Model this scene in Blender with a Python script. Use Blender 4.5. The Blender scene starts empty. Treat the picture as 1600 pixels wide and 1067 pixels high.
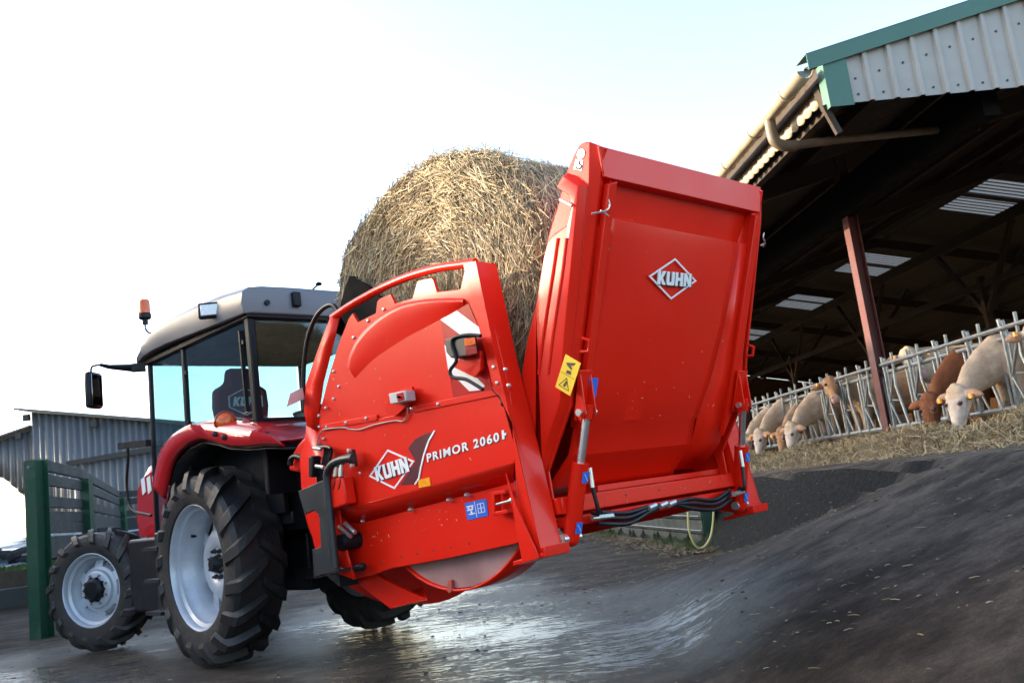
import bpy, bmesh, math, random
from math import sin, cos, pi, radians, atan2, sqrt
from mathutils import Vector, Matrix, noise
random.seed(7)
scn = bpy.context.scene
col = scn.collection

# ------------------------------------------------------------------ camera
FPX, PITCH, ROLL, CH = 1380.0, radians(9.4), radians(7.3), 1.1
cam = bpy.data.cameras.new('camera')
cam.sensor_width = 36.0
cam.lens = 36.0 * FPX / 1600.0
cam.clip_start = 0.1
cam.clip_end = 3000
cam_o = bpy.data.objects.new('camera', cam)
col.objects.link(cam_o)
CR = Matrix.Rotation(pi / 2 + PITCH, 3, 'X') @ Matrix.Rotation(-ROLL, 3, 'Z')
CO = Vector((0, 0, CH))
cam_o.matrix_world = Matrix.Translation(CO) @ CR.to_4x4()
cam.dof.use_dof = True
cam.dof.focus_distance = 5.2
cam.dof.aperture_fstop = 5.0
scn.camera = cam_o

# ------------------------------------------------------------------ light
SUN_DIR = Vector((-0.97, 0.22, 0)).normalized()
SUN_EL = radians(14)
world = bpy.data.worlds.new('World')
scn.world = world
world.use_nodes = True
nt = world.node_tree
bg = nt.nodes['Background']
sky = nt.nodes.new('ShaderNodeTexSky')
sky.sky_type = 'NISHITA'
sky.sun_disc = False
sky.sun_elevation = SUN_EL
sky.sun_rotation = atan2(SUN_DIR.x, SUN_DIR.y)
sky.air_density = 0.8
sky.dust_density = 2.0
sky.ozone_density = 0.3
nt.links.new(sky.outputs[0], bg.inputs[0])
bg.inputs[1].default_value = 0.15
sd = bpy.data.lights.new('sun', 'SUN')
sd.energy = 2.4
sd.angle = radians(0.5)
sd.color = (1.0, 0.84, 0.62)
so = bpy.data.objects.new('sun', sd)
col.objects.link(so)
sv = Vector((SUN_DIR.x * cos(SUN_EL), SUN_DIR.y * cos(SUN_EL), sin(SUN_EL)))
so.rotation_euler = sv.to_track_quat('Z', 'Y').to_euler()
scn.view_settings.view_transform = 'Standard'
scn.view_settings.look = 'None'
scn.view_settings.exposure = 2.5
scn.view_settings.gamma = 1.0

# ------------------------------------------------------------------ frames
F3 = Matrix.Rotation(radians(135), 3, 'Z')
TO = Vector((-2.2236, 8.1205, 0)) + F3 @ Vector((-0.165, 0, 0))
TF = Matrix.Translation(TO) @ F3.to_4x4()          # tractor frame: x forward, y to its left
BF = Matrix.Translation((4.95, 12, 0)) @ Matrix.Rotation(radians(5), 4, 'Z')   # barn frame
WF = Matrix.Identity(4)

def ray(u, v):
    return CR @ Vector(((u - 800) / FPX, -(v - 533.5) / FPX, -1.0))

def hit(u, v, p, n, frame=TF):
    """point of the photograph's sight line on a plane given in a frame"""
    inv = frame.inverted()
    c = inv @ CO
    d = inv.to_3x3() @ ray(u, v)
    t = (Vector(p) - c).dot(Vector(n)) / d.dot(Vector(n))
    return c + d * t

def S(u, v, y):
    return hit(u, v, (0, y, 0), (0, 1, 0))

def SX(u, v, x):
    return hit(u, v, (x, 0, 0), (1, 0, 0))

# ------------------------------------------------------------------ materials
MATS = {}
def mat(name, color, rough=0.5, metal=0.0, var=0.12, vscale=6.0, bump=0.0, bscale=40.0, coat=0.0,
        spec=0.5, emis=None, trans=0.0, attr=None, dirt=0.0, dirtcol=(0.10, 0.08, 0.06), stretch=(1, 1, 1), rvar=0.15):
    m = bpy.data.materials.new(name)
    m.use_nodes = True
    nt = m.node_tree
    b = nt.nodes['Principled BSDF']
    N = nt.nodes.new
    L = nt.links.new
    tc = N('ShaderNodeTexCoord')
    mp = N('ShaderNodeMapping')
    mp.inputs['Scale'].default_value = stretch
    L(tc.outputs['Object'], mp.inputs[0])
    nz = N('ShaderNodeTexNoise')
    nz.inputs['Scale'].default_value = vscale
    nz.inputs['Detail'].default_value = 6
    nz.inputs['Roughness'].default_value = 0.65
    L(mp.outputs[0], nz.inputs['Vector'])
    rmp = N('ShaderNodeMapRange')
    rmp.inputs[1].default_value = 0.3
    rmp.inputs[2].default_value = 0.7
    rmp.inputs[3].default_value = 1 - var
    rmp.inputs[4].default_value = 1 + var
    L(nz.outputs['Fac'], rmp.inputs[0])
    if attr:
        src = N('ShaderNodeVertexColor')
        src.layer_name = attr
        csock = src.outputs[0]
    else:
        src = N('ShaderNodeRGB')
        src.outputs[0].default_value = (*color, 1)
        csock = src.outputs[0]
    mul = N('ShaderNodeVectorMath')
    mul.operation = 'SCALE'
    L(csock, mul.inputs[0])
    L(rmp.outputs[0], mul.inputs['Scale'])
    out = mul.outputs[0]
    rr = N('ShaderNodeMapRange')
    rr.inputs[1].default_value = 0.3
    rr.inputs[2].default_value = 0.7
    rr.inputs[3].default_value = max(0.02, rough * (1 - rvar))
    rr.inputs[4].default_value = min(1, rough * (1 + rvar))
    L(nz.outputs['Fac'], rr.inputs[0])
    rout = rr.outputs[0]
    if dirt > 0:
        n2 = N('ShaderNodeTexNoise')
        n2.inputs['Scale'].default_value = vscale * 0.45
        n2.inputs['Detail'].default_value = 9
        n2.inputs['Roughness'].default_value = 0.75
        L(tc.outputs['Object'], n2.inputs['Vector'])
        r2 = N('ShaderNodeMapRange')
        r2.inputs[1].default_value = 0.48
        r2.inputs[2].default_value = 0.78
        r2.inputs[3].default_value = 0.0
        r2.inputs[4].default_value = dirt
        L(n2.outputs['Fac'], r2.inputs[0])
        mx = N('ShaderNodeMix')
        mx.data_type = 'RGBA'
        L(r2.outputs[0], mx.inputs[0])
        L(out, mx.inputs[6])
        mx.inputs[7].default_value = (*dirtcol, 1)
        out = mx.outputs[2]
        ad = N('ShaderNodeMath')
        ad.operation = 'ADD'
        ad.use_clamp = True
        L(rout, ad.inputs[0])
        L(r2.outputs[0], ad.inputs[1])
        rout = ad.outputs[0]
    L(out, b.inputs['Base Color'])
    L(rout, b.inputs['Roughness'])
    b.inputs['Metallic'].default_value = metal
    b.inputs['Coat Weight'].default_value = coat
    b.inputs['Coat Roughness'].default_value = 0.08
    b.inputs['Specular IOR Level'].default_value = spec
    if trans:
        b.inputs['Transmission Weight'].default_value = trans
    if emis:
        b.inputs['Emission Color'].default_value = (*emis[0], 1)
        b.inputs['Emission Strength'].default_value = emis[1]
    if bump > 0:
        n3 = N('ShaderNodeTexNoise')
        n3.inputs['Scale'].default_value = bscale
        n3.inputs['Detail'].default_value = 5
        L(mp.outputs[0], n3.inputs['Vector'])
        bp = N('ShaderNodeBump')
        bp.inputs['Strength'].default_value = bump
        bp.inputs['Distance'].default_value = 0.02
        L(n3.outputs['Fac'], bp.inputs['Height'])
        L(bp.outputs[0], b.inputs['Normal'])
    MATS[name] = m
    return m

RED = mat('red paint', (0.70, 0.013, 0.003), 0.33, 0, 0.04, 2.5, 0.012, 3.0, coat=0.10, spec=0.22, dirt=0.05, dirtcol=(0.40, 0.07, 0.04))
RED2 = mat('dusty red paint', (0.42, 0.06, 0.05), 0.45, 0, 0.12, 3, 0.03, 6, dirt=0.5, dirtcol=(0.30, 0.19, 0.17))
TRED = mat('tractor red paint', (0.42, 0.008, 0.012), 0.22, 0, 0.04, 3, coat=0.4, dirt=0.05)
WREAR = mat('tyre rubber', (0.012, 0.012, 0.013), 0.55, 0, 0.3, 5, 0.25, 30, dirt=0.75, dirtcol=(0.050, 0.040, 0.029))
RIM = mat('silver rim paint', (0.40, 0.44, 0.50), 0.34, 0.2, 0.08, 8, coat=0.15, dirt=0.35, dirtcol=(0.16, 0.14, 0.115))
BLACK = mat('black plastic', (0.007, 0.008, 0.011), 0.42, 0, 0.15, 8, spec=.22, dirt=0.15, dirtcol=(0.02, 0.018, 0.016))
FRAME = mat('dark grey paint', (0.011, 0.015, 0.020), 0.42, 0, 0.15, 5, dirt=0.2, dirtcol=(0.03, 0.03, 0.028))
HOSE = mat('black rubber hose', (0.006, 0.006, 0.007), 0.4, 0, 0.1, spec=.35)
ROOFG = mat('light grey roof plastic', (0.145, 0.145, 0.155), 0.38, 0, 0.05, 4, dirt=0.12, dirtcol=(0.2, 0.19, 0.17))
CHROME = mat('chrome', (0.72, 0.72, 0.74), 0.33, 1.0, 0.05)
STEEL = mat('galvanised steel', (0.22, 0.235, 0.235), 0.4, 0.6, 0.25, 14, dirt=0.4, dirtcol=(0.08, 0.07, 0.05))
ZINC = mat('zinc bolt', (0.60, 0.60, 0.58), 0.3, 0.8, 0.1)
WHITE = mat('white vinyl', (0.78, 0.78, 0.79), 0.35, 0, 0.03)
DKRED = mat('dark red reflective', (0.42, 0.004, 0.006), 0.3, 0, 0.04, spec=.3)
SMOKE = mat('smoked decal', (0.10, 0.022, 0.028), 0.3, 0, 0.1)
RUBBER_SHADE = mat('matt rubber and eave shade', (0.006, 0.006, 0.006), 0.9, 0, 0.2, spec=.1)  # rubber guard, and the black of the beam that stands for eave shade
YEL = mat('yellow vinyl', (0.85, 0.55, 0.02), 0.35, 0, 0.04)
BLU = mat('blue vinyl', (0.02, 0.14, 0.62), 0.35, 0, 0.04)
INK = mat('black ink', (0.02, 0.02, 0.02), 0.5)
AMBER = mat('amber lens', (0.62, 0.10, 0.006), 0.2, 0, 0.35, 40, coat=0.15)
ORANGE = mat('orange reflector', (0.95, 0.35, 0.01), 0.2, 0, 0.2, 60, coat=0.6)
LENSR = mat('red lens', (0.25, 0.006, 0.007), 0.2, 0, 0.3, 60, coat=0.2)
LENSC = mat('clear lamp lens', (0.62, 0.64, 0.66), 0.25, 0.2, 0.1, 60)
GREYP = mat('grey box plastic', (0.42, 0.42, 0.42), 0.5)
GREEN = mat('green steel paint', (0.009, 0.055, 0.028), 0.45, 0, 0.2, 5, 0.05, 30, dirt=0.45, dirtcol=(0.05, 0.06, 0.04))
GREENL = mat('pale green flashing', (0.040, 0.125, 0.095), 0.5, 0, 0.08, 3, dirt=0.25, dirtcol=(0.12, 0.16, 0.13))
WOOD = mat('weathered grey board', (0.024, 0.027, 0.027), 0.75, 0, 0.35, 4, 0.25, 12, dirt=0.4, dirtcol=(0.06, 0.065, 0.05), stretch=(1, 1, 9))
CLAD = mat('pale corrugated cladding', (0.33, 0.315, 0.29), 0.5, 0, 0.08, 3, dirt=0.22, dirtcol=(0.28, 0.25, 0.2))
SHEDC = mat('weathered corrugated sheet', (0.095, 0.11, 0.13), 0.5, 0.1, 0.30, 1.2, dirt=0.35, dirtcol=(0.10, 0.10, 0.10), stretch=(3, 3, 0.3))
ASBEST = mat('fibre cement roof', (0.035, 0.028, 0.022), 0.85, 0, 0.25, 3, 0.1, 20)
PVC = mat('weathered gutter', (0.46, 0.38, 0.27), 0.45, 0, 0.2, 6, dirt=0.4, dirtcol=(0.12, 0.09, 0.06))
MAROON = mat('maroon steel post', (0.085, 0.016, 0.014), 0.6, 0, 0.2, 5, dirt=0.3, dirtcol=(0.05, 0.035, 0.03))
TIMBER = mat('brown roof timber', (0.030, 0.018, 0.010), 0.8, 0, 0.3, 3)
WALLB = mat('brown timber wall', (0.11, 0.058, 0.028), 0.85, 0, 0.3, 1.5, stretch=(1, 6, 1))
CONC = mat('concrete kerb', (0.24, 0.20, 0.16), 0.8, 0, 0.2, 3, 0.2, 25, dirt=0.4, dirtcol=(0.12, 0.10, 0.07))
DCONC = mat('mossy concrete wall', (0.055, 0.065, 0.055), 0.8, 0, 0.35, 4, 0.3, 25, dirt=0.5, dirtcol=(0.03, 0.045, 0.03))
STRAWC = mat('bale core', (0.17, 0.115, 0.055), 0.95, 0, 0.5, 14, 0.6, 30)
STRAW = mat('straw', (0.5, 0.36, 0.17), 0.55, 0, 0.1, attr='Col')
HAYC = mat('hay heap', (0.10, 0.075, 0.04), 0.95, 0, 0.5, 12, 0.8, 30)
TARP = mat('silage sheet', (0.22, 0.27, 0.32), 0.18, 0, 0.25, 2, 0.35, 6)
EARTH = mat('earth bank', (0.06, 0.042, 0.028), 0.95, 0, 0.4, 4, 0.5, 10)
GRASS = mat('grass', (0.05, 0.10, 0.025), 0.8, 0, 0.4, 6)
COWM = mat('cow hide', (0.5, 0.4, 0.3), 0.85, 0, 0.18, 9, 0.45, 45, attr='Col', spec=.2, dirt=.3, dirtcol=(0.12, 0.075, 0.04))
SEATM = mat('maroon seat fabric', (0.26, 0.03, 0.06), 0.8, 0, 0.1)
YHOSE = mat('pale yellow hose', (0.62, 0.55, 0.22), 0.4, 0, 0.1)
DISCM = mat('dusty drum side', (0.36, 0.20, 0.19), 0.34, 0.1, 0.22, 3, 0.03, 5, dirt=0.55, dirtcol=(0.34, 0.27, 0.25))
MIRR = mat('mirror glass', (0.30, 0.31, 0.33), 0.03, 1.0, 0.02)
SKIN = mat('muzzle', (0.45, 0.26, 0.22), 0.5)

def glass_mat(name, tint, refl=0.12):
    m = bpy.data.materials.new(name)
    m.use_nodes = True
    nt = m.node_tree
    nt.nodes.clear()
    N = nt.nodes.new
    o = N('ShaderNodeOutputMaterial')
    t = N('ShaderNodeBsdfTransparent')
    t.inputs[0].default_value = (*tint, 1)
    g = N('ShaderNodeBsdfGlossy')
    g.inputs['Roughness'].default_value = 0.01
    nzz = N('ShaderNodeTexNoise')
    nzz.inputs['Scale'].default_value = 2
    bp = N('ShaderNodeBump')
    bp.inputs['Strength'].default_value = 0.02
    nt.links.new(nzz.outputs[0], bp.inputs['Height'])
    nt.links.new(bp.outputs[0], g.inputs['Normal'])
    lw = N('ShaderNodeLayerWeight')
    lw.inputs['Blend'].default_value = 0.5
    fr = N('ShaderNodeMath')
    fr.operation = 'POWER'
    fr.inputs[1].default_value = 3.5
    nt.links.new(lw.outputs['Facing'], fr.inputs[0])
    ad = N('ShaderNodeMath')
    ad.operation = 'ADD'
    ad.use_clamp = True
    ad.inputs[1].default_value = refl
    nt.links.new(fr.outputs[0], ad.inputs[0])
    mx = N('ShaderNodeMixShader')
    nt.links.new(ad.outputs[0], mx.inputs[0])
    nt.links.new(t.outputs[0], mx.inputs[1])
    nt.links.new(g.outputs[0], mx.inputs[2])
    nt.links.new(mx.outputs[0], o.inputs[0])
    return m
GLASS = glass_mat('tinted cab glass', (0.72, 0.86, 0.88), 0.04)

def translucent_mat(name, color):
    m = bpy.data.materials.new(name)
    m.use_nodes = True
    nt = m.node_tree
    nt.nodes.clear()
    N = nt.nodes.new
    o = N('ShaderNodeOutputMaterial')
    t = N('ShaderNodeBsdfTranslucent')
    tc = N('ShaderNodeTexCoord')
    w = N('ShaderNodeTexWave')
    w.bands_direction = 'Y'
    w.inputs['Scale'].default_value = 1.7
    w.inputs['Distortion'].default_value = 0.3
    nt.links.new(tc.outputs['Object'], w.inputs['Vector'])
    cr = N('ShaderNodeValToRGB')
    cr.color_ramp.elements[0].color = (color[0] * .25, color[1] * .25, color[2] * .25, 1)
    cr.color_ramp.elements[1].color = (*color, 1)
    cr.color_ramp.elements[0].position = 0.2
    cr.color_ramp.elements[1].position = 0.5
    nt.links.new(w.outputs['Fac'], cr.inputs[0])
    nt.links.new(cr.outputs[0], t.inputs[0])
    nt.links.new(t.outputs[0], o.inputs[0])
    return m
PIPEM = mat('brown rain pipe', (0.13, 0.095, 0.062), 0.5, 0, .25, 6, dirt=.4)
SKYL = translucent_mat('translucent roof sheet', (0.42, 0.40, 0.37))

# ------------------------------------------------------------------ mesh helpers
MW = {}
def mw(o):
    return MW.get(o.name, Matrix.Identity(4))

class MB:
    def __init__(self, frame=TF):
        self.v = []
        self.f = []
        self.c = []
        self.frame = frame
    def add(self, vs, fs, c=None):
        n = len(self.v)
        self.v += [Vector(p) for p in vs]
        self.f += [[i + n for i in f] for f in fs]
        if c is not None:
            self.c += [c] * len(fs)
    def prism(self, pts, vec):
        pts = [Vector(p) for p in pts]
        vec = Vector(vec)
        n = len(pts)
        nrm = Vector((0, 0, 0))
        for i in range(n):
            nrm += pts[i].cross(pts[(i + 1) % n])
        if nrm.dot(vec) > 0:
            pts = pts[::-1]
        vs = pts + [p + vec for p in pts]
        fs = [list(range(n)), list(range(2 * n - 1, n - 1, -1))]
        fs += [[i, i + n, (i + 1) % n + n, (i + 1) % n] for i in range(n)]
        self.add(vs, fs)
        return self
    def box(self, c, s, rot=None):
        c = Vector(c)
        vs = []
        for k in range(8):
            p = Vector(((k & 1) - .5, ((k >> 1) & 1) - .5, ((k >> 2) & 1) - .5))
            p = Vector((p.x * s[0], p.y * s[1], p.z * s[2]))
            if rot:
                p = rot @ p
            vs.append(c + p)
        self.add(vs, [[0, 2, 3, 1], [4, 5, 7, 6], [0, 1, 5, 4], [2, 6, 7, 3], [0, 4, 6, 2], [1, 3, 7, 5]])
        return self
    def bar(self, a, b, w, h, up=(0, 0, 1)):
        a = Vector(a); b = Vector(b)
        d = (b - a).normalized()
        s = d.cross(Vector(up)).normalized()
        u = s.cross(d)
        vs = []
        for p in (a, b):
            for sx, sz in ((-1, -1), (1, -1), (1, 1), (-1, 1)):
                vs.append(p + s * sx * w / 2 + u * sz * h / 2)
        self.add(vs, [[0, 1, 2, 3], [7, 6, 5, 4], [0, 4, 5, 1], [1, 5, 6, 2], [2, 6, 7, 3], [3, 7, 4, 0]])
        return self
    def tube(self, path, r, seg=10, smooth_n=0):
        path = [Vector(p) for p in path]
        if smooth_n:
            path = catmull(path, smooth_n)
        rs = r if isinstance(r, (list, tuple)) else [r] * len(path)
        if len(rs) != len(path):
            rs = [rs[0] + (rs[-1] - rs[0]) * i / (len(path) - 1) for i in range(len(path))]
        prev = None
        rings = []
        for i, p in enumerate(path):
            d = (path[min(i + 1, len(path) - 1)] - path[max(i - 1, 0)]).normalized()
            if prev is None:
                a = Vector((0, 0, 1)) if abs(d.z) < .9 else Vector((1, 0, 0))
                n1 = d.cross(a).normalized()
            else:
                n1 = (prev - d * prev.dot(d)).normalized()
            prev = n1
            n2 = d.cross(n1)
            rings.append([p + (n1 * cos(2 * pi * k / seg) + n2 * sin(2 * pi * k / seg)) * rs[i] for k in range(seg)])
        vs = [q for rg in rings for q in rg]
        fs = []
        for i in range(len(rings) - 1):
            for k in range(seg):
                a = i * seg + k
                b = i * seg + (k + 1) % seg
                fs.append([a, b, b + seg, a + seg])
        fs.append(list(range(seg))[::-1])
        fs.append([(len(rings) - 1) * seg + k for k in range(seg)])
        self.add(vs, fs)
        return self
    def lathe(self, prof, c, ax, seg=48, close=False, caps=True):
        c = Vector(c); ax = Vector(ax).normalized()
        a = Vector((0, 0, 1)) if abs(ax.z) < .9 else Vector((1, 0, 0))
        n1 = (a - ax * a.dot(ax)).normalized()
        n2 = ax.cross(n1)
        vs = []
        for (r, h) in prof:
            for k in range(seg):
                t = 2 * pi * k / seg
                vs.append(c + ax * h + (n1 * cos(t) + n2 * sin(t)) * r)
        fs = []
        m = len(prof)
        for i in range(m if close else m - 1):
            j = (i + 1) % m
            for k in range(seg):
                k2 = (k + 1) % seg
                fs.append([i * seg + k, i * seg + k2, j * seg + k2, j * seg + k])
        if not close and caps:
            if prof[0][0] > 1e-4:
                fs.append([k for k in range(seg)][::-1])
            if prof[-1][0] > 1e-4:
                fs.append([(m - 1) * seg + k for k in range(seg)])
        self.add(vs, fs)
        return self
    def cyl(self, a, b, r, seg=20):
        a = Vector(a); b = Vector(b)
        return self.lathe([(r, 0), (r, (b - a).length)], a, b - a, seg)
    def ball(self, c, r, seg=12, rot=None):
        c = Vector(c)
        if not isinstance(r, (tuple, list)):
            r = (r, r, r)
        vs = []
        fs = []
        rows = seg // 2
        for i in range(rows + 1):
            ph = pi * i / rows
            for k in range(seg):
                t = 2 * pi * k / seg
                p = Vector((r[0] * sin(ph) * cos(t), r[1] * sin(ph) * sin(t), r[2] * cos(ph)))
                if rot:
                    p = rot @ p
                vs.append(c + p)
        for i in range(rows):
            for k in range(seg):
                k2 = (k + 1) % seg
                fs.append([i * seg + k, (i + 1) * seg + k, (i + 1) * seg + k2, i * seg + k2])
        self.add(vs, fs)
        return self
    def strip(self, A, B):
        n = len(A)
        self.add(list(A) + list(B), [[i, i + 1, n + i + 1, n + i] for i in range(n - 1)])
        return self
    def grid(self, rows):
        m = len(rows[0])
        vs = [p for r in rows for p in r]
        fs = []
        for i in range(len(rows) - 1):
            for k in range(m - 1):
                a = i * m + k
                fs.append([a, a + 1, a + m + 1, a + m])
        self.add(vs, fs)
        return self
    def build(self, name, m, parent=None, origin=None, bevel=0, solid=0, sharp=35, smooth=True, kind=None, label=None):
        P = mw(parent) if parent else Matrix.Translation(origin if origin is not None else (0, 0, 0))
        inv = P.inverted() @ self.frame
        me = bpy.data.meshes.new(name)
        me.from_pydata([inv @ p for p in self.v], [], self.f)
        if self.c:
            ca = me.color_attributes.new('Col', 'FLOAT_COLOR', 'CORNER')
            li = 0
            for pi_, p in enumerate(me.polygons):
                cc = self.c[pi_]
                for _ in range(p.loop_total):
                    ca.data[li].color = (*cc, 1)
                    li += 1
        bm = bmesh.new()
        bm.from_mesh(me)
        bmesh.ops.remove_doubles(bm, verts=bm.verts, dist=1e-6)
        if not self.c:
            bmesh.ops.recalc_face_normals(bm, faces=bm.faces)
        bm.to_mesh(me)
        bm.free()
        me.materials.append(m)
        if smooth:
            for p in me.polygons:
                p.use_smooth = True
            me.set_sharp_from_angle(angle=radians(sharp))
        o = bpy.data.objects.new(name, me)
        col.objects.link(o)
        if parent:
            o.parent = parent
            MW[o.name] = P
        else:
            o.matrix_world = P
            MW[o.name] = P
        if solid:
            s = o.modifiers.new('solid', 'SOLIDIFY')
            s.thickness = solid
            s.offset = 0
        if bevel:
            b = o.modifiers.new('bevel', 'BEVEL')
            b.width = bevel
            b.segments = 2
            b.limit_method = 'ANGLE'
            b.angle_limit = radians(40)
            b.harden_normals = False
        if kind:
            o['kind'] = kind
        if label:
            o['label'] = label
        return o

def catmull(P, n):
    Q = [P[0] * 2 - P[1]] + list(P) + [P[-1] * 2 - P[-2]]
    out = []
    for i in range(1, len(Q) - 2):
        for k in range(n):
            t = k / n
            a, b, c, d = Q[i - 1], Q[i], Q[i + 1], Q[i + 2]
            out.append(0.5 * ((2 * b) + (c - a) * t + (2 * a - 5 * b + 4 * c - d) * t * t + (3 * b - a - 3 * c + d) * t ** 3))
    out.append(P[-1])
    return out

def empty(name, loc, frame=None, rot=0):
    o = bpy.data.objects.new(name, None)
    o.empty_display_size = 0.2
    if frame is not None:
        M = frame @ Matrix.Translation(loc) @ Matrix.Rotation(rot, 4, 'Z')
    else:
        M = Matrix.Translation(loc) @ Matrix.Rotation(rot, 4, 'Z')
    o.matrix_world = M
    col.objects.link(o)
    MW[o.name] = M
    return o

def tag(o, label, cat, group=None, kind=None):
    o['label'] = label
    o['category'] = cat
    if group:
        o['group'] = group
    if kind:
        o['kind'] = kind
    return o

def copy_tree(o, M=None, label=None, parent=None):
    c = o.copy()
    col.objects.link(c)
    if parent:
        c.parent = parent
    if M is not None:
        c.matrix_world = M
    if label:
        c['label'] = label
    for ch in [x for x in bpy.data.objects if x.parent == o]:
        copy_tree(ch, parent=c)
    return c

# ================================================================== SETTING
def smooth(t):
    t = max(0.0, min(1.0, t))
    return t * t * (3 - 2 * t)

def wall_x(y):
    return 2.36 - (y - 12.67) * 0.155

def ground_z(x, y):
    top = 0.93 - 0.006 * (y - 7)
    top = max(top, 0.75)
    if y >= 12.67:
        wx = wall_x(y)
        t = smooth((x - wx + 0.02) / 0.16)
    else:
        fall = 1.0 - smooth((y - 6.3) / 5.3)
        zy = .365 * max(0.0, x - .62) * fall
        zy = zy if x > 1.3 else zy * smooth((x - .4) / .9)
        xb = 2.22 + .22 * (12.67 - y) / 6.0
        br = (x - xb) / .60 * .86
        top = top - .07 + .07 * smooth((x - 2.5) / .9)
        z = min(top, max(zy, br)) if y > 5.0 else min(top, zy)
        t = z / .93
    if y >= 12.67:
        z = top * t
    n = noise.noise(Vector((x * .6, y * .6, 0))) * 0.025 + noise.noise(Vector((x * 2.1, y * 2.1, 3))) * 0.010
    # keep flat under the wheels
    return z + n * (0.5 if x < 0.5 else 1.0 - .75 * t) - (0.006 if x < 0.5 else 0)

def axis(vals):
    out = []
    for a, b, st in vals:
        n = max(1, int(round((b - a) / st)))
        out += [a + (b - a) * i / n for i in range(n)]
    out.append(vals[-1][1])
    return out
XS = axis([(-400, -60, 40), (-60, -14, 4), (-14, -6, .8), (-6, 6, .12), (6, 20, 1), (20, 60, 8), (60, 400, 60)])
YS = axis([(-40, -2, 5), (-2, 13.2, .14), (13.2, 26, .3), (26, 50, 3), (50, 100, 10), (100, 900, 100)])
g = MB(WF)
g.grid([[Vector((x, y, ground_z(x, y) if -60 < x < 60 else 0)) for x in XS] for y in YS])

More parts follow.
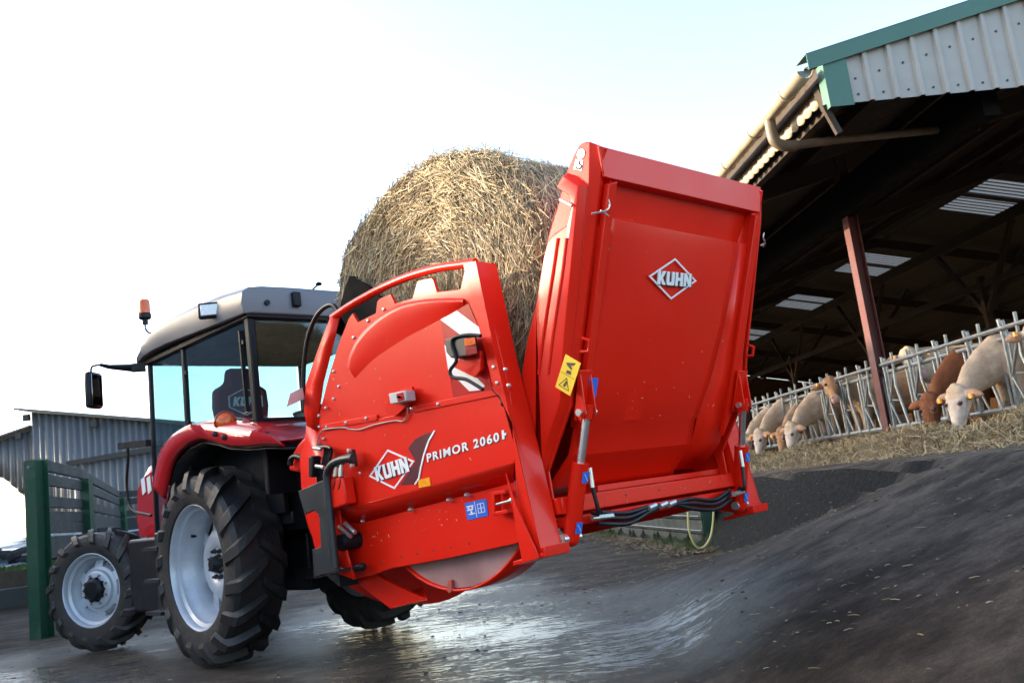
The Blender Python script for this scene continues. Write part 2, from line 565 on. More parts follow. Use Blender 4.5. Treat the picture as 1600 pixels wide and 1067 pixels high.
def ground_material():
    m = bpy.data.materials.new('wet farmyard asphalt')
    m.use_nodes = True
    nt = m.node_tree
    b = nt.nodes['Principled BSDF']
    N = nt.nodes.new
    L = nt.links.new
    tc = N('ShaderNodeTexCoord')
    def noise_n(scale, detail, stretch, rough=0.6, rot=0.0):
        mp = N('ShaderNodeMapping')
        mp.inputs['Scale'].default_value = stretch
        mp.inputs['Rotation'].default_value = (0, 0, rot)
        L(tc.outputs['Object'], mp.inputs[0])
        n = N('ShaderNodeTexNoise')
        n.inputs['Scale'].default_value = scale
        n.inputs['Detail'].default_value = detail
        n.inputs['Roughness'].default_value = rough
        L(mp.outputs[0], n.inputs['Vector'])
        return n.outputs['Fac']
    def rng(s, a, b_, c, d):
        r = N('ShaderNodeMapRange')
        r.interpolation_type = 'SMOOTHSTEP'
        for i, v in enumerate((a, b_, c, d)):
            r.inputs[i + 1].default_value = v
        L(s, r.inputs[0])
        return r.outputs[0]
    def mth(op, a, b_, clamp=False):
        n = N('ShaderNodeMath')
        n.operation = op
        n.use_clamp = clamp
        for i, v in enumerate((a, b_)):
            if isinstance(v, (int, float)):
                n.inputs[i].default_value = v
            else:
                L(v, n.inputs[i])
        return n.outputs[0]
    big = noise_n(0.55, 5, (1, 1.6, 1))
    mud = noise_n(3.2, 9, (1, 1.25, 1), 0.74, 0.15)
    fine = noise_n(75, 5, (1, 1, 1), 0.8)
    mid = noise_n(17, 8, (.9, 1.2, 1), 0.78, 0.15)
    # wet area: a broad soaked patch behind the machine and along the left wheels
    sep = N('ShaderNodeSeparateXYZ')
    L(tc.outputs['Object'], sep.inputs[0])
    def blob(cx, cy, rx, ry):
        dx = mth('DIVIDE', mth('SUBTRACT', sep.outputs[0], cx), rx)
        dy = mth('DIVIDE', mth('SUBTRACT', sep.outputs[1], cy), ry)
        d = mth('SQRT', mth('ADD', mth('MULTIPLY', dx, dx), mth('MULTIPLY', dy, dy)), 0)
        return mth('SUBTRACT', 1.25, d, True)
    wet = mth('MAXIMUM', mth('MAXIMUM', blob(-0.5, 6.9, 1.9, 3.2), blob(-4.6, 7.8, 3.0, 3.4)), mth('MAXIMUM', blob(-1.4, 9.5, 2.0, 3.5), blob(0.5, 6.2, 1.3, 1.9)))
    damp = rng(mth('ADD', mth('MAXIMUM', wet, blob(0.1, 6.9, 1.6, 3.1)), mth('MULTIPLY', mud, 0.5)), 0.35, 1.0, 0, 1)
    wet = mth('ADD', mth('MULTIPLY', wet, 0.42), mth('MULTIPLY', big, 0.55))
    streak = noise_n(7.5, 10, (0.45, 1.8, 1), 0.80, 0.12)
    wetm = rng(mth('SUBTRACT', wet, mth('ADD', mth('MULTIPLY', streak, 0.95), mth('MULTIPLY', mid, 0.55))), -0.18, 0.0, 0, 1)
    ramp = N('ShaderNodeValToRGB')
    e = ramp.color_ramp.elements
    e[0].position = 0.35; e[0].color = (0.019, 0.0135, 0.0088, 1)
    e[1].position = 0.72; e[1].color = (0.120, 0.090, 0.062, 1)
    el = ramp.color_ramp.elements.new(0.52); el.color = (0.050, 0.0375, 0.0255, 1)
    L(mth('ADD', mth('MULTIPLY', mud, 0.6), mth('MULTIPLY', mid, 0.42)), ramp.inputs[0])
    spk = rng(fine, 0.60, 0.72, 0, 0.5)
    mx = N('ShaderNodeMix'); mx.data_type = 'RGBA'
    L(spk, mx.inputs[0]); L(ramp.outputs[0], mx.inputs[6]); mx.inputs[7].default_value = (0.05, 0.046, 0.04, 1)
    # the dry raised feed road is bluish grey concrete
    dry = rng(sep.outputs[2], 0.10, 0.75, 0.1, 0.85)
    mx2 = N('ShaderNodeMix'); mx2.data_type = 'RGBA'
    L(dry, mx2.inputs[0]); L(mx.outputs[2], mx2.inputs[6])
    rc = N('ShaderNodeValToRGB')
    rc.color_ramp.elements[0].position = .3; rc.color_ramp.elements[0].color = (0.075, 0.062, 0.049, 1)
    rc.color_ramp.elements[1].position = .7; rc.color_ramp.elements[1].color = (0.20, 0.168, 0.135, 1)
    L(mud, rc.inputs[0]); L(rc.outputs[0], mx2.inputs[7])
    pat = noise_n(1.5, 8, (.9, 1.2, 1), 0.74, 0.3)
    vm = N('ShaderNodeVectorMath'); vm.operation = 'SCALE'
    L(mx2.outputs[2], vm.inputs[0]); L(mth('MULTIPLY', rng(pat, 0.38, 0.62, 0.50, 1.6), rng(fine, 0.3, 0.7, 0.75, 1.3)), vm.inputs['Scale'])
    geo = N('ShaderNodeNewGeometry')
    sp2 = N('ShaderNodeSeparateXYZ')
    L(geo.outputs['True Normal'], sp2.inputs[0])
    bank = rng(sp2.outputs[2], 0.80, 0.93, 1, 0)
    grit = noise_n(22, 6, (1, 1, 1), 0.85)
    gr_ = N('ShaderNodeValToRGB')
    gr_.color_ramp.elements[0].position = .42; gr_.color_ramp.elements[0].color = (0.006, 0.007, 0.005, 1)
    gr_.color_ramp.elements[1].position = .68; gr_.color_ramp.elements[1].color = (0.055, 0.050, 0.040, 1)
    L(grit, gr_.inputs[0])
    mx3 = N('ShaderNodeMix'); mx3.data_type = 'RGBA'
    L(bank, mx3.inputs[0]); L(vm.outputs[0], mx3.inputs[6]); L(gr_.outputs[0], mx3.inputs[7])
    L(mx3.outputs[2], b.inputs['Base Color'])
    L(mth('MAXIMUM', rng(wetm, 0, 1, 0.18, 0.60), rng(damp, 0, 1, 0.18, 0.50)), b.inputs['Specular IOR Level'])
    rr = mth('MULTIPLY', rng(wetm, 0, 1, 1.0, 0.13), rng(damp, 0, 1, 0.72, 0.44))
    rr = mth('ADD', rr, mth('MULTIPLY', mth('SUBTRACT', mid, 0.42), 0.30), True)
    L(rr, b.inputs['Roughness'])
    h = mth('ADD', mth('MULTIPLY', streak, 0.45), mth('ADD', mth('MULTIPLY', mid, 0.95), mth('MULTIPLY', fine, 0.12)))
    bp = N('ShaderNodeBump')
    L(rng(wetm, 0, 1, 1.0, 0.10), bp.inputs['Strength'])
    bp.inputs['Distance'].default_value = 0.07
    L(mth('ADD', h, mth('MULTIPLY', mth('MULTIPLY', grit, bank), 2.2)), bp.inputs['Height'])
    L(bp.outputs[0], b.inputs['Normal'])
    return m
gm = ground_material()
ground = g.build('ground', gm, kind='structure', sharp=80)

# ================================================================== WHEELS
def tyre_mesh(R, halfw, rbead, nlug, lugh, c, ax, fwd_sign):
    """tyre of revolution plus curved agricultural lugs"""
    mb = MB(TF)
    Rc = R - lugh
    prof = [(rbead, -halfw * .80), (rbead + .02, -halfw * .93), (rbead + (Rc - rbead) * .35, -halfw * 1.0), (rbead + (Rc - rbead) * .62, -halfw * 1.0),
            (Rc - .035, -halfw * .93), (Rc - .008, -halfw * .78), (Rc, -halfw * .4), (Rc + .004, 0)]
    prof = prof + [(r, -w) for r, w in prof[-2::-1]]
    mb.lathe(prof, c, ax, 72, caps=False)
    c = Vector(c); ax = Vector(ax).normalized()
    up = Vector((0, 0, 1))
    fw = up.cross(ax) if True else 0
    fw.normalize()
    fw = fw * fwd_sign
    def P(r, w, ph):
        return c + ax * w + (fw * cos(ph) + up * sin(ph)) * r
    prof2 = [(Rc + .003, .0), (Rc, .25), (Rc - .002, .5), (Rc - .010, .76), (Rc - .034, .93), (Rc - .10 * R / .8, 1.0), (Rc - .145 * R / .8, 1.005)]
    for side in (-1, 1):
        for k in range(nlug):
            ph0 = 2 * pi * (k + (0.5 if side > 0 else 0)) / nlug
            ns = 9
            top = []; bot = []
            for i in range(ns):
                s = i / (ns - 1)
                t = s * (len(prof2) - 1)
                a = min(int(t), len(prof2) - 2)
                fr = t - a
                r = prof2[a][0] * (1 - fr) + prof2[a + 1][0] * fr
                w = prof2[a][1] * (1 - fr) + prof2[a + 1][1] * fr
                if s == 0:
                    w = -.06
                wid = (0.040 + .020 * smooth(s * 2)) * (R / .8)
                sweep = (0.36 * (s ** .8)) * (0.24 / halfw) * .8
                ph = ph0 + sweep
                dp = wid / r * .75
                # outward direction turns from radial to axial at the shoulder
                q = smooth((s - .62) / .3)
                hr = lugh * (1 - q) * (1 if s < .98 else .2)
                hw = lugh * .55 * q * (1 if s < .98 else .15)
                sw = side * w * halfw
                for lst, ex, sh in ((bot, -0.012, 1.35), (top, 1, .85)):
                    rr_ = r + (hr if ex == 1 else ex * (1 - q))
                    ww = sw + side * (hw if ex == 1 else ex * q)
                    lst.append((P(rr_, ww, ph - dp * sh), P(rr_, ww, ph + dp * sh)))
            vs = []
            for i in range(ns):
                vs += [bot[i][0], top[i][0], top[i][1], bot[i][1]]
            fs = []
            for i in range(ns - 1):
                for j in range(3):
                    a = i * 4 + j
                    fs.append([a, a + 1, a + 5, a + 4])
            fs.append([0, 3, 2, 1])
            fs.append([(ns - 1) * 4 + j for j in range(4)])
            mb.add(vs, fs)
    return mb

def wheel(parent, name, c, ax, R, halfw, rrim, nlug, lugh, rear):
    """ax points outwards from the tractor"""
    c = Vector(c); ax = Vector(ax).normalized()
    w = empty(name, c, TF)
    w.parent = parent
    w.matrix_parent_inverse = Matrix.Identity(4)
    w.matrix_world = TF @ Matrix.Translation(c)
    w.matrix_local = mw(parent).inverted() @ (TF @ Matrix.Translation(c))
    sgn = 1 if ax.y > 0 else -1
    tm = tyre_mesh(R, halfw, rrim - .01, nlug, lugh, c, ax, -sgn)
    tm.build('tyre', WREAR, w, sharp=30)
    o = halfw * .80
    rm = MB(TF)
    rm.lathe([(rrim + .012, o), (rrim + .018, o + .012), (rrim - .004, o + .018), (rrim - .018, o + .004), (rrim - .022, o - .035), (rrim - .05, o - .05),
              (rrim - .058, o - .10), (rrim - .085, o - .125), (rrim - .095, o - .21), (rrim - .10, -o + .1), (rrim - .02, -o + .02), (rrim + .012, -o)], c, ax, 72, caps=False)
    rm.build('rim', RIM, w, sharp=50)
    d = MB(TF)
    if rear:
        dd = o - .20
        d.lathe([(.0, dd + .015), (.13, dd + .015), (.145, dd + .03), (.20, dd + .045), (.26, dd + .03), (.30, dd - .01), (.335, dd - .035), (.34, dd - .05)], c, ax, 48, caps=False)
        a1 = ax
        u = Vector((0, 0, 1)); f = u.cross(a1).normalized()
        for k in range(8):
            t = 2 * pi * (k + .3) / 8
            dr = f * cos(t) + u * sin(t)
            d.bar(c + ax * (dd - .02) + dr * .30, c + ax * (dd - .045) + dr * (rrim - .095), .11, .022, ax)
        d.build('wheel_disc', RIM, w, bevel=.004)
        h = MB(TF)
        h.lathe([(.0, dd + .09), (.045, dd + .09), (.06, dd + .07), (.075, dd + .03), (.085, dd + .012)], c, ax, 24)
        h.build('hub', BLACK, w)
        for k in range(8):
            t = 2 * pi * (k + .5) / 8
            dr = f * cos(t) + u * sin(t)
            nb = MB(TF)
            nb.lathe([(.019, dd + .01), (.019, dd + .042), (.010, dd + .044), (.010, dd + .062), (0, dd + .062)], c + dr * .112, ax, 6)
            nb.build('wheel_nut', FRAME, w, smooth=False)
    else:
        dd = o - .06
        d.lathe([(.10, dd + .012), (.16, dd + .012), (.19, dd), (.20, dd - .03), (.235, dd - .04), (.25, dd - .10)], c, ax, 48, caps=False)
        u = Vector((0, 0, 1)); f = u.cross(ax).normalized()
        for k in range(6):
            t = 2 * pi * (k + .5) / 6
            dr = f * cos(t) + u * sin(t)
            d.bar(c + ax * (dd - .05) + dr * .225, c + ax * (dd - .075) + dr * (rrim - .085), .10, .018, ax)
        d.build('wheel_disc', RIM, w, bevel=.003)
        h = MB(TF)
        h.lathe([(0, dd + .075), (.085, dd + .075), (.10, dd + .06), (.115, dd + .05), (.118, dd - .02)], c, ax, 28)
        for k in range(10):
            t = 2 * pi * k / 10
            dr = f * cos(t) + u * sin(t)
            h.lathe([(.014, dd), (.014, dd + .05), (0, dd + .052)], c + dr * .118, ax, 8)
        h.build('hub', BLACK, w)
        for k in range(8):
            t = 2 * pi * (k + .5) / 8
            dr = f * cos(t) + u * sin(t)
            nb = MB(TF)
            nb.lathe([(.012, dd + .005), (.012, dd + .03), (0, dd + .034)], c + dr * .152, ax, 6)
            nb.build('wheel_nut', STEEL, w, smooth=False)
    return w

# ================================================================== TRACTOR
tractor = empty('tractor', (0, 0, 0), TF)
tag(tractor, 'red farm tractor with grey cab roof and big lugged tyres, seen from its left rear', 'tractor')
wheel(tractor, 'rear_wheel', (0, .76, .80), (0, 1, 0), .80, .225, .505, 17, .058, True)
wheel(tractor, 'rear_wheel', (0, -.76, .80), (0, -1, 0), .80, .225, .505, 17, .058, True)
st = Matrix.Rotation(radians(27), 3, 'Z')
wheel(tractor, 'front_wheel', Vector((2.84, .70, .62)), st @ Vector((0, 1, 0)), .625, .185, .375, 16, .042, False)
wheel(tractor, 'front_wheel', Vector((2.84, -.70, .62)), st @ Vector((0, -1, 0)), .625, .185, .375, 16, .042, False)

# chassis, axles
b = MB(); b.box((.95, 0, .86), (3.4, .48, .52)); b.box((2.6, 0, .72), (1.0, .36, .34)); b.box((-.25, 0, .80), (.7, .56, .60))
b.build('chassis', BLACK, tractor, bevel=.02)
b = MB(); b.cyl((0, -.66, .80), (0, .66, .80), .13, 20); b.box((0, 0, .80), (.45, .8, .4))
b.build('rear_axle', BLACK, tractor)
b = MB(); b.bar((2.84, -.62, .60), (2.84, .62, .60), .16, .16); b.cyl((2.84, .50, .50), (2.84, .50, .80), .07); b.cyl((2.84, -.50, .50), (2.84, -.50, .80), .07); b.cyl((2.84, .48, .62), (2.86, .66, .62), .12)
b.build('front_axle', BLACK, tractor)
# hood
hood_s = [(0.98, 1.00), (0.98, 1.86), (1.6, 1.90), (2.1, 1.88), (2.45, 1.82), (2.64, 1.70), (2.70, 1.40), (2.66, 1.10)]
b = MB()
rows = []
for yy, dz in ((-.36, -.10), (-.30, 0), (0, .04), (.30, 0), (.36, -.10)):
    rows.append([Vector((x, yy, z + (dz if z > 1.3 else 0))) for x, z in hood_s])
b.grid(rows)
for yy in (-.36, .36):
    b.add([Vector((x, yy, z - (.10 if z > 1.3 else 0))) for x, z in hood_s], [list(range(len(hood_s)))])
hd = b.build('hood', TRED, tractor, sharp=30)
for k in range(3):
    v_ = MB(); x0 = 2.12 + k * .15
    v_.prism([(x0, .364, 1.72), (x0 + .09, .364, 1.70), (x0 + .07, .364, 1.53), (x0 - .02, .364, 1.56)], (0, .006, 0))
    v_.build('vent', WHITE, hd)
# fuel tank / steps
b = MB()
b.prism([(1.05, .42, .38), (1.95, .42, .38), (2.05, .42, .60), (2.05, .42, 1.08), (1.05, .42, 1.08)], (0, .30, 0))
b.build('fuel_tank', BLACK, tractor, bevel=.03)
b = MB()
b.prism([(.82, .50, .40), (1.10, .50, .40), (1.10, .50, 1.12), (.9, .50, 1.12)], (0, .34, 0))
b.build('step_box', FRAME, tractor, bevel=.02)
b = MB()
for z in (.42, .70, .98):
    b.box((.96, .84, z), (.34, .20, .03))
b.bar((.80, .92, .40), (.80, .92, 1.0), .02, .03); b.bar((1.12, .92, .40), (1.12, .92, 1.0), .02, .03)
b.build('step', FRAME, tractor)
# cab ---------------------------------------------------------------
CY = .80
b = MB()
def pil(a, c_, w=.055, h=.07):
    b.bar(a, c_, w, h, (1, 0, 0))
for sy in (1, -1):
    y = CY * sy
    pil((-.92, y, 1.80), (-.90, y, 2.72), .06, .07)       # rear corner
    pil((.33, y, 1.30), (.30, y, 2.76), .045, .05)         # middle
    pil((1.10, y, 1.05), (1.04, y, 2.74), .04, .05)        # front
    b.bar((-.92, y, 1.84), (-.35, y, 1.95), .06, .06)
    b.bar((-.35, y, 1.95), (.33, y, 1.86), .06, .05)
    b.bar((-.92, y, 2.69), (.3, y, 2.71), .05, .05); b.bar((.3, y, 2.71), (1.06, y, 2.69), .05, .04)
    b.bar((.33, y, 1.06), (1.10, y, 1.06), .05, .05)
    b.bar((.33, y, 1.86), (.45, y, 1.06), .05, .05)
b.bar((-.92, -CY, 1.84), (-.92, CY, 1.84), .07, .08)
b.bar((-.90, -CY, 2.70), (-.90, CY, 2.70), .06, .06)
b.bar((1.08, -CY, 1.5), (1.08, CY, 1.5), .05, .05)
b.build('cab_frame', BLACK, tractor, bevel=.012)
b = MB()
b.box((.10, 0, 1.10), (1.95, 1.10, .10)); b.box((-.88, 0, 1.55), (.06, 1.5, .52)); b.box((1.02, 0, 1.32), (.10, 1.1, .5))
b.prism([(-.85, -.55, 1.14), (.3, -.55, 1.14), (.3, -.55, 1.75), (-.1, -.55, 1.84), (-.85, -.55, 1.8)], (0, -.05, 0))
b.prism([(-.85, .55, 1.14), (.3, .55, 1.14), (.3, .55, 1.75), (-.1, .55, 1.84), (-.85, .55, 1.8)], (0, .05, 0))
b.build('cab_body', BLACK, tractor, bevel=.01)
# side glass
def pane(name, pts, vec):
    q = MB(); q.prism(pts, vec); return q.build(name, GLASS, tractor, smooth=False)
for sy in (1, -1):
    y = CY * sy
    pane('side_window', [(-.88, y, 1.87), (-.35, y, 1.97), (.31, y, 1.88), (.30, y, 2.70), (-.87, y, 2.69)], (0, .006 * sy, 0))
    pane('door_glass', [(.35, y, 1.70), (.46, y, 1.09), (1.08, y, 1.09), (1.04, y, 2.69), (.32, y, 2.70)], (0, .006 * sy, 0))
pane('rear_window', [(-.93, -CY + .04, 1.89), (-.93, CY - .04, 1.89), (-.91, CY - .04, 2.66), (-.91, -CY + .04, 2.66)], (-.006, 0, 0))
pane('windscreen', [(1.11, -CY + .04, 1.54), (1.11, CY - .04, 1.54), (1.06, CY - .04, 2.68), (1.06, -CY + .04, 2.68)], (.006, 0, 0))
# window hinges / handle
for x, z in ((.24, 2.45), (.26, 2.02), (-.82, 2.5)):
    b = MB(); b.cyl((x, CY + .008, z), (x, CY + .03, z), .018, 10); b.build('window_hinge', BLACK, tractor)
b = MB(); b.bar((-.80, CY + .02, 1.95), (-.78, CY + .02, 2.60), .02, .03, (0, 1, 0)); b.build('gas_strut', BLACK, tractor)
# roof : lofted cross sections along x
b = MB()
secs = []
for (x, zt, zb, hy) in [(-.98, 2.895, 2.71, .80), (-.965, 2.925, 2.70, .88), (-.5, 2.965, 2.71, .90), (0, 2.99, 2.73, .90), (.45, 2.99, 2.75, .90), (.75, 2.965, 2.75, .90), (.98, 2.90, 2.735, .90), (1.12, 2.80, 2.71, .89), (1.17, 2.74, 2.70, .87)]:
    r_ = []
    h = zt - zb
    for yy, f_ in ((0, 1.05), (.5, 1.05), (.80, 1.02), (.93, .95), (.99, .78), (1.01, .35), (.99, 0), (.4, 0)):
        r_.append((yy * hy, zb + h * f_))
    full = [(y, z) for y, z in r_] + [(-y, z) for y, z in r_[::-1]]
    secs.append([Vector((x, y, z)) for y, z in full])
n = len(secs[0])
vs = [p for s_ in secs for p in s_]
fs = []
for i in range(len(secs) - 1):
    for k in range(n):
        fs.append([i * n + k, i * n + (k + 1) % n, (i + 1) * n + (k + 1) % n, (i + 1) * n + k])
fs.append(list(range(n))); fs.append([(len(secs) - 1) * n + k for k in range(n)])
b.add(vs, fs)
roof = b.build('cab_roof', ROOFG, tractor, sharp=38, bevel=.006)
b = MB()
b.box((.07, 0, 2.695), (2.06, 1.68, .05))
b.build('headliner', BLACK, tractor, bevel=.01)
# work lamp in the roof corner
rl_ = Matrix.Rotation(radians(-38), 3, 'Z')
lc_ = S(332, 485, .91)
b = MB(); b.box(lc_, (.22, .06, .13), Matrix.Rotation(radians(52), 3, 'Z')); l_ = b.build('work_lamp', BLACK, tractor, bevel=.012)
b = MB(); b.box(lc_ + Matrix.Rotation(radians(52), 3, 'Z') @ Vector((0, .033, 0)), (.175, .012, .09), Matrix.Rotation(radians(52), 3, 'Z')); b.build('lens', LENSC, l_, bevel=.004)
# rear roof details
for bx_ in (((-.995, .42, 2.83), (.05, .07, .12)), ((-.995, -.10, 2.83), (.05, .08, .10))):
    b = MB(); b.box(*bx_); b.build('roof_socket', BLACK, tractor, bevel=.008)
b = MB(); b.cyl((-.97, .68, 2.79), (-1.0, .68, 2.79), .022, 12); b.build('roof_plug', BLACK, tractor)
b = MB(); b.tube([(-.6, .05, 3.0), (-.62, .0, 3.05), (-.62, -.05, 3.09)], .008, 8); b.ball((-.62, -.05, 3.09), (.03, .03, .018))
b.build('antenna', BLACK, tractor)
# beacon
pb = S(229, 505, .98)
b = MB(); b.tube([(.98, .70, 2.86), (1.0, .76, 2.96), (1.0, .81, 2.97), (1.0, .84, 3.01), (1.0, .84, 3.08)], .011, 8, 4); br = b.build('beacon_arm', STEEL, tractor)
b = MB(); b.lathe([(.045, 0), (.058, .012), (.058, .045), (.045, .055)], (1.0, .84, 3.10), (0, 0, 1), 20); b.cyl((1.0, .84, 3.05), (1.0, .84, 3.11), .026, 12)
bb = b.build('beacon_base', BLACK, tractor)
b = MB(); b.lathe([(.054, 0), (.051, .10), (.044, .13), (0, .136)], (1.0, .84, 3.155), (0, 0, 1), 20); b.build('beacon_lens', AMBER, bb)
# mirror
m0 = Vector((1.10, .82, 2.66))
b = MB(); b.bar(m0, (1.15, .93, 2.66), .10, .07); b.tube([(1.15, .90, 2.66), (1.2, 1.12, 2.68), (1.2, 1.20, 2.70)], [.04, .022, .016], 8); b.tube([(1.2, 1.18, 2.70), (1.2, 1.27, 2.68), (1.2, 1.28, 2.60)], .010, 8, 4)
b.build('mirror_arm', BLACK, tractor)
mm = MB()
ry_ = Matrix.Rotation(radians(35), 3, 'Z')
mc = Vector((1.2, 1.265, 2.46))
mm.box(mc, (.07, .19, .34), ry_)
mh = mm.build('mirror', BLACK, tractor, bevel=.03)
mm = MB(); mm.box(mc + ry_ @ Vector((-.037, 0, 0)), (.006, .15, .29), ry_); mm.build('mirror_glass', MIRR, mh, bevel=.01)
# grab rail
b = MB()
pr = [S(200, 693, .98), S(200, 720, .98), S(198, 760, .98), S(206, 795, .98), S(236, 805, .98)]
b.tube(pr, .013, 8, 4)
q1 = S(188, 697, .98); q2 = S(232, 692, .98)
b.bar(q1, q2, .05, .06)
b.build('grab_rail', BLACK, tractor)
# fenders ------------------------------------------------------------
prof_t = [(243, 760), (246, 735), (254, 706), (272, 680), (298, 663), (335, 657), (375, 660), (410, 666), (430, 677), (437, 690)]
prof_b = [(252, 775), (258, 745), (266, 716), (284, 694), (308, 682), (330, 686), (350, 692), (378, 693), (410, 690), (437, 691)]
for sy in (1, -1):
    T_ = [S(u, v, .90) for u, v in prof_t]
    B_ = [S(u, v, .99) for u, v in prof_b]
    f_ = MB()
    inner = [Vector((p.x, .52, p.z + .01)) for p in T_]
    outer = T_
    lip = B_
    mid = [(a + c_) / 2 + Vector((0, .045, .035)) for a, c_ in zip(T_, B_)]
    rows = [inner, outer, mid, lip, [Vector((p.x, .95, p.z - .03)) for p in B_]]
    if sy < 0:
        rows = [[Vector((p.x, -p.y, p.z)) for p in r_] for r_ in rows]
    rows = [catmull(r_, 5) for r_ in rows]
    f_.grid(rows)
    fn = f_.build('fender', TRED, tractor, solid=.012, sharp=70)
    # black inner arch
    a_ = MB()
    ri = [[Vector((p.x, sy * yy, p.z - .05)) for p in B_] for yy in (.94, .50)]
    a_.grid(ri)
    a_.strip([Vector((p.x, sy * .50, p.z - .05)) for p in B_], [Vector((p.x, sy * .50, 1.0)) for p in B_])
    a_.build('wheel_arch', BLACK, tractor, solid=.01)
    if sy > 0:
        lc = S(352, 659, .93)
        q = MB(); q.lathe([(.055, -.10), (.085, -.06), (.088, .0), (.075, .012)], lc, (-.75, .55, .05), 24); lh = q.build('indicator_housing', TRED, fn)
        q = MB(); q.lathe([(.072, .0), (.070, .022), (.045, .042), (0, .048)], lc, (-.75, .55, .05), 24); q.build('indicator_lens', AMBER, lh)
        q = MB(); q.lathe([(.082, .008), (.080, .024), (.073, .028), (.072, .006)], lc, (-.75, .55, .05), 24); q.build('brake_lens', LENSR, lh)
        lc2 = S(386, 662, .86)
        q = MB(); q.lathe([(.04, -.04), (.042, .02), (.03, .03), (0, .032)], lc2, (-.75, .55, .05), 20); q.build('small_lamp', LENSR, fn)
        for u, v in ((337, 678), (351, 683)):
            q = MB(); q.lathe([(.022, -.02), (.022, .014), (.012, .018), (0, .018)], S(u, v, 1.0) + Vector((0, .0, 0)), (-.5, .85, .0), 14); q.build('button', BLACK, fn)
        for u, v in ((405, 678), (417, 678)):
            q = MB(); q.lathe([(.020, -.02), (.020, .012), (0, .014)], S(u, v, .97), (-.7, .7, 0), 14); q.build('socket', LENSR if u < 410 else BLACK, fn)
# interior : seat
b = MB(); b.box((.62, .22, 1.86), (.50, .50, .14)); b.build('seat', SEATM, tractor, bevel=.05)
b = MB()
b.prism([(.36, y_ + .24, z_ + .28) for y_, z_ in ((-.23, 1.62), (.23, 1.62), (.27, 1.88), (.26, 2.04), (.14, 2.10), (.12, 2.24), (-.12, 2.24), (-.14, 2.10), (-.26, 2.04), (-.27, 1.88))], (.12, 0, 0))
sb = b.build('seat_back', SEATM, tractor, bevel=.04)
b = MB(); b.box((.62, .22, 1.5), (.4, .4, .6)); b.build('seat_base', BLACK, tractor, bevel=.02)
b = MB()
b.lathe([(.19, -.012), (.205, 0), (.19, .012), (.175, 0)], (.80, 0, 1.85), (-.5, 0, 1), 32, True); b.tube([(.80, 0, 1.85), (.88, 0, 1.6), (.9, 0, 1.2)], .03); b.bar((.80, -.18, 1.85), (.80, .18, 1.85), .02, .02)
b.build('steering_wheel', BLACK, tractor)
b = MB(); b.box((.82, 0, 1.55), (.25, .55, .55)); b.build('dashboard', BLACK, tractor, bevel=.05)
b = MB(); b.prism([(-.80, -.75, 1.87), (-.80, .2, 1.87), (-.62, .2, 1.98), (-.55, -.1, 2.05), (-.6, -.75, 2.03)], (.3, 0, 0)); b.build('rear_shelf', FRAME, tractor, bevel=.05)
# rear hitch
b = MB()
for sy in (1, -1):
    b.bar((-.45, .30 * sy, .62), (-1.55, .44 * sy, .72), .05, .09)
    b.bar((-.5, .28 * sy, 1.25), (-1.0, .38 * sy, .70), .045, .045)
b.tube([(-.5, 0, 1.15), (-1.7, 0, 1.35)], .035); b.box((-.75, 0, 1.15), (.4, .7, .35)); b.box((-1.15, .0, .62), (.9, .14, .14))
b.build('linkage', BLACK, tractor)

# ------------------------------------------------------------------ lettering
LET = {
 'K': [(0, 0), (0, 1), (.34, 1), (.34, .62), (.62, 1), (1, 1), (.60, .5), (1, 0), (.62, 0), (.34, .38), (.34, 0)],
 'U': [(0, 1), (.34, 1), (.34, .24), (.66, .24), (.66, 1), (1, 1), (1, .12), (.88, 0), (.12, 0), (0, .12)],
 'H': [(0, 0), (0, 1), (.34, 1), (.34, .62), (.66, .62), (.66, 1), (1, 1), (1, 0), (.66, 0), (.66, .38), (.34, .38), (.34, 0)],
 'N': [(0, 0), (0, 1), (.34, 1), (.68, .50), (.68, 1), (1, 1), (1, 0), (.68, 0), (.32, .50), (.32, 0)],
}
def aff(P0, P1, P2):
    P0 = Vector(P0); ex = Vector(P1) - P0; ey = Vector(P2) - P0
    return lambda s, t: P0 + ex * s + ey * t

def letters(mb, word, A, n, th, gap=.10):
    k = len(word)
    w = (1 - gap * (k - 1) / k * 1.0) / k
    for i, ch in enumerate(word):
        x0 = i * (w + gap / k)
        mb.prism([A(x0 + px * w, py) for px, py in LET[ch]], Vector(n) * th)

def ring(mb, pts, f_, n, th):
    """outline of a polygon: inner = pts scaled by f about centre"""
    c = sum((Vector(p) for p in pts), Vector()) / len(pts)
    inn = [c + (Vector(p) - c) * f_ for p in pts]
    m = len(pts)
    for i in range(m):
        j = (i + 1) % m
        mb.prism([pts[i], pts[j], inn[j], inn[i]], Vector(n) * th)

def text_mb(mb, word, A, n, th, aspect):
    cu = bpy.data.curves.new('t', 'FONT')
    cu.body = word
    cu.size = 1.0
    cu.offset = 0.028
    cu.space_character = 1.22
    cu.resolution_u = 4
    ob = bpy.data.objects.new('t', cu)
    col.objects.link(ob)
    dg = bpy.context.evaluated_depsgraph_get()
    me = bpy.data.meshes.new_from_object(ob.evaluated_get(dg))
    xs = [v.co.x for v in me.vertices]; ys = [v.co.y for v in me.vertices]
    x0, x1, y0, y1 = min(xs), max(xs), min(ys), max(ys)
    vs = [A((v.co.x - x0) / (x1 - x0), (v.co.y - y0) / (y1 - y0)) + Vector(n) * th for v in me.vertices]
    mb.add(vs, [list(p.vertices) for p in me.polygons])
    bpy.data.objects.remove(ob)

